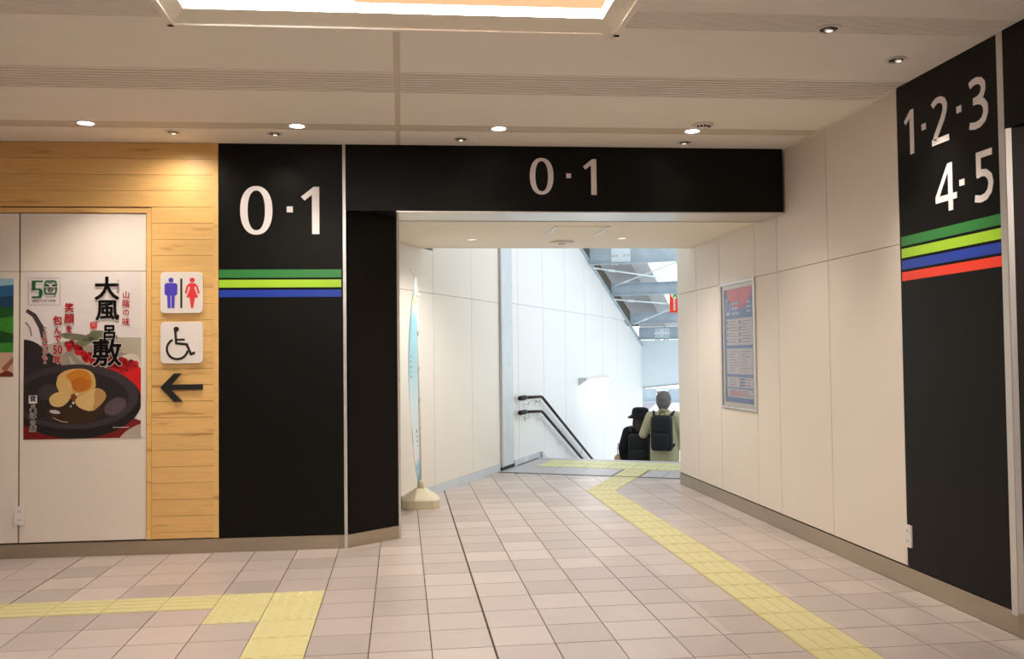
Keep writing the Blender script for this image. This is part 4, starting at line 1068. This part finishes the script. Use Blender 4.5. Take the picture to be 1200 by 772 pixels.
for k in range(4):
    for x0 in (0.125, 0.425): sq.box(NF, x0, x0 + 0.03, 0.60 + k * 0.055, 0.63 + k * 0.055, 0.0045, 0.0049)
for k in range(3): sq.box(NF, 0.42, 0.53, 0.205 + k * 0.028, 0.225 + k * 0.028, 0.0045, 0.0049)
sq.build('notice_squares', NB, nf)
hl = MB()
for k in range(3): hl.box(NF, 0.25, 0.44 - 0.03 * (k % 2), 0.94 - k * 0.045, 0.965 - k * 0.045, 0.004, 0.0046)
for k in range(3): hl.box(NF, 0.60, 0.70, 0.94 - k * 0.04, 0.96 - k * 0.04, 0.004, 0.0046)
hl.build('notice_heading', PM('notice_pale', 176, 196, 222), nf)
MB().box(NF, 0.2, 0.5, 0.125, 0.16, 0.0045, 0.005).build('notice_print', PM('notice_pink', 222, 170, 178), nf)
MB().box(NF, 0.418, 0.422, 0.06, 1.085, 0.0045, 0.0052).build('notice_fold', PM('notice_fold', 110, 112, 150), nf)
ng = mat('notice_glass', (1, 1, 1, 1), 0.08)
b_ = ng.node_tree.nodes['Principled BSDF']; b_.inputs['Transmission Weight'].default_value = 1.0; b_.inputs['IOR'].default_value = 1.15
MB().box(NF, 0.03, 0.80, 0.022, 1.125, 0.016, 0.019).build('glass', ng, nf)

# ------------------------------------------------------------------ banner stand
bx, by = 0.168, 8.50
t = thing('banner_stand', 'pale blue roll of cloth banner on a white pole in a cream base', 'banner', (bx, by, 0))
def octo(r, sx=1.0, cut=0.32): return [(bx + sx * a * r, by + b * r) for a, b in ((1, -1 + cut), (1, 1 - cut), (1 - cut, 1), (-1 + cut, 1), (-1, 1 - cut), (-1, -1 + cut), (-1 + cut, -1), (1 - cut, -1))]
ba = MB()
prof = [(0.172, 0.0), (0.175, 0.01), (0.175, 0.075), (0.165, 0.088), (0.05, 0.168), (0.045, 0.175)]
vs = []; n8 = 8
for r, z in prof: vs += [(p[0], p[1], z) for p in octo(r)]
fs = [(i * 8 + k, i * 8 + (k + 1) % 8, (i + 1) * 8 + (k + 1) % 8, (i + 1) * 8 + k) for i in range(len(prof) - 1) for k in range(8)] + [tuple(range(8))[::-1], tuple(range(40, 48))]
ba.add(vs, fs); ba.build('base', 'cream', t)
MB().lathe(W, bx, by, [(0.030, 0.172), (0.030, 0.24), (0.022, 0.245)], 16).build('base_socket', 'cream', t, smooth=True)
MB().tube([(bx, by, 0.2), (bx - 0.012, by, 1.2), (bx - 0.022, by, 2.12)], [0.012, 0.011, 0.008], 10).build('pole', 'plastic_white', t, smooth=True)
MB().tube([(bx - 0.022, by, 2.05), (bx - 0.024, by - 0.02, 2.15), (bx - 0.055, by - 0.12, 2.19), (bx - 0.085, by - 0.5, 2.185)], 0.005, 8).build('top_arm', 'plastic_white', t, smooth=True)
for z in (1.98, 1.62, 1.28, 0.98, 0.72):
    xx = bx - 0.022 * (z - 0.2) / 1.92
    MB().lathe(W, xx + 0.004, by, [(0.018, z), (0.018, z + 0.03)], 10).build('banner_loop', 'plastic_white', t)
clm = bpy.data.materials.new('banner_cloth'); clm.use_nodes = True
nt = clm.node_tree; b = nt.nodes['Principled BSDF']; b.inputs['Roughness'].default_value = 0.8
g = nt.nodes.new('ShaderNodeNewGeometry'); sx_ = nt.nodes.new('ShaderNodeSeparateXYZ'); nt.links.new(g.outputs['Position'], sx_.inputs[0])
no = nt.nodes.new('ShaderNodeTexNoise'); no.inputs['Scale'].default_value = 6; nt.links.new(g.outputs['Position'], no.inputs['Vector'])
ma = nt.nodes.new('ShaderNodeMath'); ma.operation = 'MULTIPLY_ADD'; nt.links.new(no.outputs['Fac'], ma.inputs[0]); ma.inputs[1].default_value = 0.12
nt.links.new(sx_.outputs['Z'], ma.inputs[2])
mr = nt.nodes.new('ShaderNodeMapRange'); mr.inputs['From Min'].default_value = 0.25; mr.inputs['From Max'].default_value = 2.25
nt.links.new(ma.outputs[0], mr.inputs['Value'])
rp = nt.nodes.new('ShaderNodeValToRGB'); nt.links.new(mr.outputs[0], rp.inputs['Fac'])
els = [(0.0, (0.25, 0.50, 0.66, 1)), (0.10, (0.30, 0.52, 0.66, 1)), (0.14, (0.74, 0.76, 0.78, 1)), (0.40, (0.66, 0.80, 0.86, 1)), (0.55, (0.42, 0.68, 0.80, 1)), (0.78, (0.30, 0.60, 0.74, 1)), (0.84, (0.62, 0.72, 0.70, 1)), (0.87, (0.40, 0.62, 0.25, 1)), (0.895, (0.66, 0.74, 0.76, 1)), (1.0, (0.45, 0.66, 0.76, 1))]
cr_ = rp.color_ramp
while len(cr_.elements) > 1: cr_.elements.remove(cr_.elements[-1])
cr_.elements[0].position = 0; cr_.elements[0].color = els[0][1]
for p_, c_el in els[1:]:
    e_ = cr_.elements.new(p_); e_.color = c_el
nt.links.new(rp.outputs['Color'], b.inputs['Base Color'])
cb_ = MB(); NZ, NU = 26, 8; vs = []
for i in range(NZ + 1):
    z = 0.27 + (2.14 - 0.27) * i / NZ
    k = i / NZ
    px_ = bx - 0.006 - 0.022 * (z - 0.2) / 1.92
    bulge = 0.082 * math.sin(PI * min(1, k * 1.02)) ** 0.8 + 0.012
    for j in range(NU + 1):
        u = j / NU
        x = px_ - bulge * math.sin(PI * 0.5 * u) * (0.9 + 0.1 * math.cos(9 * u + 4 * k)) - 0.012 * u * (1 - k)
        vs.append((x, by - 0.01 - 0.42 * u * (1 - 0.15 * math.sin(3 * k)), z + 0.012 * math.sin(6 * u)))
fs = [(i * (NU + 1) + j, i * (NU + 1) + j + 1, (i + 1) * (NU + 1) + j + 1, (i + 1) * (NU + 1) + j) for i in range(NZ) for j in range(NU)]
cb_.add(vs, fs)
o = cb_.build('cloth', clm, t, smooth=True)
sd = o.modifiers.new('thickness', 'SOLIDIFY'); sd.thickness = 0.002
# marks printed on the cloth
def clothpt(u, z):
    k = (z - 0.27) / 1.87; px_ = bx - 0.006 - 0.022 * (z - 0.2) / 1.92
    bulge = 0.082 * math.sin(PI * min(1, k * 1.02)) ** 0.8 + 0.012
    return (px_ - bulge * math.sin(PI * 0.5 * u) * (0.9 + 0.1 * math.cos(9 * u + 4 * k)) - 0.012 * u * (1 - k) + 0.003, by - 0.012 - 0.42 * u * (1 - 0.15 * math.sin(3 * k)), z)
mk = MB()
for z, u, h in ((1.40, 0.45, 0.02), (1.355, 0.45, 0.016), (1.30, 0.45, 0.022), (1.26, 0.47, 0.012), (1.21, 0.45, 0.018), (0.70, 0.2, 0.026), (0.655, 0.21, 0.018), (0.61, 0.2, 0.024), (0.57, 0.2, 0.014)):
    q = [clothpt(u, z), clothpt(u + 0.08, z), clothpt(u + 0.08, z + h), clothpt(u, z + h)]
    mk.add(q, [(0, 1, 2, 3)])
mk.build('cloth_marks', PM('banner_ink', 50, 56, 74), t, recalc=False)
mk = MB()
for z, u, h in ((1.97, 0.3, 0.05), (0.62, 0.75, 0.16), (1.99, 0.6, 0.03)):
    q = [clothpt(u, z), clothpt(u + 0.2, z), clothpt(u + 0.2, z + h), clothpt(u, z + h)]
    mk.add(q, [(0, 1, 2, 3)])
mk.build('cloth_marks', PM('banner_brown', 104, 58, 40), t, recalc=False)

# ------------------------------------------------------------------ people
def blob(prims, vox, frame, smooth=3):
    mb = MB()
    for p in prims:
        if p[0] == 'e': mb.ell(p[1], p[2])
        else:
            _, a, ra, b_, rb2 = p
            A, B = Vector(a), Vector(b_)
            mb.tube([a, b_], [ra, rb2], 12)
            mb.ell(a, (ra,) * 3, 12, 8); mb.ell(b_, (rb2,) * 3, 12, 8)
    me = bpy.data.meshes.new('blob'); me.from_pydata(mb.v, [], mb.f)
    bm = bmesh.new(); bm.from_mesh(me); bmesh.ops.recalc_face_normals(bm, faces=bm.faces); bm.to_mesh(me); bm.free()
    ob = bpy.data.objects.new('blob', me); C.objects.link(ob)
    md = ob.modifiers.new('r', 'REMESH'); md.mode = 'VOXEL'; md.voxel_size = vox
    ms = ob.modifiers.new('s', 'SMOOTH'); ms.factor = 0.5; ms.iterations = smooth
    dg = bpy.context.evaluated_depsgraph_get(); dg.update()
    m2 = bpy.data.meshes.new_from_object(ob.evaluated_get(dg))
    out = MB(); out.add([frame(*v.co) for v in m2.vertices], [tuple(p.vertices) for p in m2.polygons])
    bpy.data.objects.remove(ob); bpy.data.meshes.remove(me); bpy.data.meshes.remove(m2)
    return out

def hand(wr, d, side, curl):
    """palm and five fingers continuing from wrist wr in direction d"""
    P = []; wv = Vector(wr); d = Vector(d).normalized()
    sd_ = Vector((0, 0, 1)).cross(d); sd_ = sd_.normalized() if sd_.length > 0.2 else Vector((0, 1, 0))
    nn = d.cross(sd_).normalized()
    P.append(('c', tuple(wv), 0.028, tuple(wv + d * 0.07), 0.032))
    for i, L_ in enumerate((0.062, 0.075, 0.08, 0.072)):
        b0 = wv + d * 0.085 + sd_ * (0.021 * (i - 1.5))
        b1 = b0 + d * L_ * 0.55 + nn * curl * 0.5; b2 = b1 + d * L_ * 0.35 + nn * curl
        P.append(('c', tuple(b0), 0.0105, tuple(b1), 0.0095)); P.append(('c', tuple(b1), 0.0095, tuple(b2), 0.008))
    t0 = wv + d * 0.03 + sd_ * 0.028 * side; t1 = t0 + d * 0.035 + sd_ * 0.028 * side + nn * 0.01; t2 = t1 + d * 0.03 + nn * 0.012
    P.append(('c', tuple(t0), 0.013, tuple(t1), 0.011)); P.append(('c', tuple(t1), 0.011, tuple(t2), 0.009))
    return P

def person(label, s0, t0, z0, H, wide, arms, palette, kind):
    k = H / 1.70
    fr = lambda x, y, z: SP(s0 + y * k, t0 + x * k * wide, z0 + z * k)
    p = thing('person', label, 'person', SP(s0, t0, z0))
    body = [('e', (0, 0.0, 1.582), (0.086, 0.10, 0.122)), ('e', (0, 0.035, 1.535), (0.058, 0.068, 0.07)), ('e', (0, 0.105, 1.56), (0.014, 0.022, 0.02)),
            ('e', (0, 0.098, 1.515), (0.026, 0.012, 0.009)), ('e', (-0.03, 0.085, 1.59), (0.018, 0.014, 0.01)), ('e', (0.03, 0.085, 1.59), (0.018, 0.014, 0.01)),
            ('e', (-0.092, 0.01, 1.565), (0.013, 0.025, 0.036)), ('e', (0.092, 0.01, 1.565), (0.013, 0.025, 0.036)),
            ('c', (0, -0.01, 1.39), 0.06, (0, 0.0, 1.50), 0.052), ('c', (-0.14, 0, 1.36), 0.06, (0.14, 0, 1.36), 0.06),
            ('e', (0, 0.01, 1.20), (0.16, 0.105, 0.20)), ('e', (0, 0, 0.95), (0.15, 0.105, 0.14)), ('c', (0, 0, 0.9), 0.12, (0, 0, 1.2), 0.12)]
    legs = [((-0.085, 0, 0.90), (-0.095, 0.10, 0.49), (-0.095, -0.01, 0.09), 0.0), ((0.085, 0, 0.90), (0.095, 0.16, 0.46), (0.095, 0.27, 0.09 - RISE / k), -RISE / k)]
    cloth_legs = []
    for h_, kn, an, zf in legs:
        body += [('c', h_, 0.085, kn, 0.058), ('c', kn, 0.058, an, 0.04), ('c', an, 0.04, (an[0], an[1] + 0.13, zf + 0.035), 0.032), ('c', (an[0], an[1] - 0.03, zf + 0.04), 0.035, an, 0.04)]
        cloth_legs += [('c', h_, 0.105, kn, 0.078), ('c', kn, 0.078, (an[0], an[1], an[2] + 0.01), 0.062)]
    jack = [('e', (0, 0.005, 1.20), (0.195, 0.135, 0.235)), ('c', (-0.155, 0, 1.355), 0.078, (0.155, 0, 1.355), 0.078), ('c', (0, -0.01, 1.36), 0.085, (0, -0.005, 1.435), 0.068),
            ('e', (0, 0, 0.98), (0.19, 0.14, 0.22)), ('c', (-0.07, 0, 0.80), 0.125, (0.07, 0, 0.80), 0.125), ('c', (-0.07, 0, 1.1), 0.12, (-0.07, 0, 0.76), 0.13), ('c', (0.07, 0, 1.1), 0.12, (0.07, 0, 0.76), 0.13)]
    for sgn, (sh, el, wr) in zip((-1, 1), arms):
        body += [('c', sh, 0.052, el, 0.040), ('c', el, 0.040, wr, 0.028)] + hand(wr, Vector(wr) - Vector(el), -sgn, 0.012)
        jack += [('c', sh, 0.078, el, 0.062), ('c', el, 0.062, tuple(Vector(wr) - (Vector(wr) - Vector(el)).normalized() * 0.02), 0.045)]
    blob(body, 0.0075, fr, 2).build('body', 'skin', p, smooth=True)
    jk = blob(jack, 0.012, fr, 4).build('coat', palette['coat'], p, smooth=True)
    tr = cloth_legs + [('e', (0, 0, 0.92), (0.17, 0.12, 0.13))]
    blob(tr, 0.012, fr, 3).build('trousers', palette['trousers'], p, smooth=True)
    for h_, kn, an, zf in legs:
        blob([('c', (an[0], an[1] - 0.04, zf + 0.045), 0.045, (an[0], an[1] + 0.12, zf + 0.042), 0.042), ('c', (an[0], an[1], zf + 0.05), 0.05, (an[0], an[1], zf + 0.11), 0.05),
              ('e', (an[0], an[1] + 0.13, zf + 0.03), (0.045, 0.06, 0.03))], 0.01, fr, 2).build('shoe', 'ink', p, smooth=True)
    if kind == 'man':
        blob([('e', (0, -0.012, 1.61), (0.104, 0.112, 0.115)), ('e', (0, -0.03, 1.55), (0.098, 0.088, 0.095)), ('e', (0, -0.05, 1.49), (0.07, 0.045, 0.055))], 0.008, fr, 2).build('hair', 'hair_grey', p, smooth=True)
        MB().tube([(-0.068, 0.02, 1.43), (-0.05, -0.055, 1.45), (0, -0.082, 1.458), (0.05, -0.055, 1.45), (0.068, 0.02, 1.43)], 0.02, 8, fr).build('collar', palette['coat'], p, smooth=True)
    else:
        blob([('e', (0, -0.02, 1.57), (0.092, 0.10, 0.11)), ('c', (-0.045, -0.03, 1.55), 0.055, (-0.07, -0.035, 1.40), 0.04), ('c', (0, -0.055, 1.55), 0.06, (0, -0.075, 1.38), 0.05), ('c', (0.045, -0.03, 1.55), 0.055, (0.06, -0.035, 1.38), 0.045)], 0.009, fr, 3).build('hair', 'hair_dark', p, smooth=True)
        hat = MB()
        hp = [(0.095, 1.600), (0.160, 1.575), (0.172, 1.562), (0.168, 1.578), (0.118, 1.618), (0.113, 1.66), (0.106, 1.70), (0.092, 1.722), (0.060, 1.735), (0.001, 1.735)]
        hat.lathe(lambda a, b, c: fr(a, b - 0.005, c + 0.03 * (-a) * 0.8), 0, 0, hp, 28)
        ht = hat.build('hat', 'black_cloth', p, smooth=True)
        MB().lathe(lambda a, b, c: fr(a, b - 0.005, c + 0.03 * (-a) * 0.8), 0, 0, [(0.1105, 1.624), (0.1085, 1.648)], 28).build('hat_band', 'ink', ht, smooth=True)
    return p, fr

def backpack(label, fr, zc0, zc1, wd, dep, m):
    t = thing('backpack', label, 'backpack', fr(0, -0.2, zc0))
    y0 = -0.128
    def bag(x0, x1, ya, yb, z0, z1, r):
        pr_ = []
        for x in (x0 + r, x1 - r):
            for y in (ya + r, yb - r):
                for z in (z0 + r, z1 - r): pr_.append(('e', (x, y, z), (r, r, r)))
        pr_ += [('c', (x0 + r, ya + r, z), r, (x1 - r, ya + r, z), r) for z in (z0 + r, z1 - r)]
        return pr_
    def rbox(x0, x1, ya, yb, z0, z1, r):
        mb = MB(); n = 4
        for (za, zb2, ins) in ((z0, z0 + r, r), ):
            pass
        sec = lambda ins: rrect(x0 + ins, x1 - ins, ya + ins, yb - ins, max(0.004, r - ins * 0.5), n)
        lv = [(z0, r * 0.7), (z0 + r * 0.3, r * 0.25), (z0 + r, 0.0), (z1 - r * 1.5, 0.0), (z1 - r * 0.6, r * 0.25), (z1, r * 0.8)]
        vs = []; N = len(sec(0))
        for z, ins in lv: vs += [fr(a, b, z) for a, b in sec(ins)]
        fs = [(i * N + k, i * N + (k + 1) % N, (i + 1) * N + (k + 1) % N, (i + 1) * N + k) for i in range(len(lv) - 1) for k in range(N)]
        fs += [tuple(range(N))[::-1], tuple(range((len(lv) - 1) * N, len(lv) * N))]
        mb.add(vs, fs); return mb
    h = zc1 - zc0
    rbox(-wd / 2, wd / 2, y0 - dep, y0, zc0, zc1, 0.045).build('main_bag', m, t, smooth=True)
    pk = rbox(-wd * 0.36, wd * 0.36, y0 - dep - 0.04, y0 - dep + 0.01, zc0 + h * 0.06, zc0 + h * 0.52, 0.025).build('front_pocket', m, t, smooth=True)
    MB().tube([(-wd * 0.3, y0 - dep - 0.042, zc0 + h * 0.42), (wd * 0.3, y0 - dep - 0.042, zc0 + h * 0.42)], 0.004, 6, fr).build('zip', 'ink', pk)
    MB().tube([(-0.035, y0 - 0.01, zc1 - 0.01), (-0.028, y0 - 0.005, zc1 + 0.035), (0.028, y0 - 0.005, zc1 + 0.035), (0.035, y0 - 0.01, zc1 - 0.01)], 0.008, 8, fr).build('handle', m, t, smooth=True)
    for sg in (-1, 1):
        x = sg * wd * 0.36
        MB().tube([(x * 0.8, y0 + 0.005, zc1 - 0.05), (x * 1.15, -0.10, 1.385), (x * 1.35, -0.01, 1.425), (x * 1.3, 0.09, 1.375), (x * 1.25, 0.148, 1.25), (x * 1.35, 0.13, 1.06), (x * 1.5, 0.02, 1.0), (x * 1.3, y0 - 0.01, zc0 + 0.06)], 0.022, 8, fr).build('shoulder_strap', m, t, smooth=True)
    return t

SM = 3.302 + RUN * 5.5; ZM = -RISE * 6
arms_m = [((-0.175, 0, 1.355), (-0.275, -0.05, 1.10), (-0.25, 0.15, 1.17)), ((0.175, 0, 1.355), (0.26, -0.03, 1.08), (0.255, 0.06, 0.84))]
pm_, frm = person('grey haired person in khaki coat going down the stairs, seen from behind', SM, 1.425, ZM, 1.785, 1.07, arms_m, {'coat': 'khaki', 'trousers': 'black_cloth'}, 'man')
backpack('boxy black backpack on the person in the khaki coat', frm, 0.885, 1.385, 0.285, 0.13, 'pack_cloth')
arms_w = [((-0.165, 0, 1.35), (-0.235, -0.05, 1.09), (-0.235, 0.02, 0.86)), ((0.165, 0, 1.35), (0.235, -0.03, 1.09), (0.22, 0.08, 0.87))]
pw_, frw = person('person in a black brimmed hat and black coat, seen from behind on the stairs', SM + RUN, 1.0, ZM - RISE, 1.665, 1.22, arms_w, {'coat': 'black_cloth', 'trousers': 'black_cloth'}, 'woman')
backpack('soft black backpack on the person in the brimmed hat', frw, 0.86, 1.33, 0.27, 0.10, 'pack_cloth')
# hand bag
t = thing('handbag', 'small tan handbag hanging at the left side of the person in black', 'bag', frw(-0.30, 0.02, 0.80))
hbm = MB(); sec = lambda ins, z: [frw(a, b, z) for a, b in rrect(-0.345 + ins, -0.262 - ins, -0.10 + ins, 0.14 - ins, 0.02, 3)]
lv = [(0.0, 0.80), (0.0, 0.92), (0.01, 0.965), (0.025, 0.98)]
vs = []
for ins, z in lv: vs += sec(ins, z)
N = len(sec(0, 0)); fs = [(i * N + k, i * N + (k + 1) % N, (i + 1) * N + (k + 1) % N, (i + 1) * N + k) for i in range(3) for k in range(N)] + [tuple(range(N))[::-1], tuple(range(3 * N, 4 * N))]
hbm.add(vs, fs); hbm.build('bag_body', 'tan', t)
MB().tube([(-0.30, -0.07, 0.96), (-0.305, -0.05, 1.08), (-0.30, -0.03, 1.16), (-0.30, 0.05, 1.10), (-0.30, 0.10, 0.96)], 0.006, 8, frw).build('bag_strap', 'tan', t, smooth=True)

for ob in bpy.data.objects:
    if ob.parent is None and ob.type == 'MESH' and 'kind' not in ob and 'label' not in ob: ob['label'] = ob.name
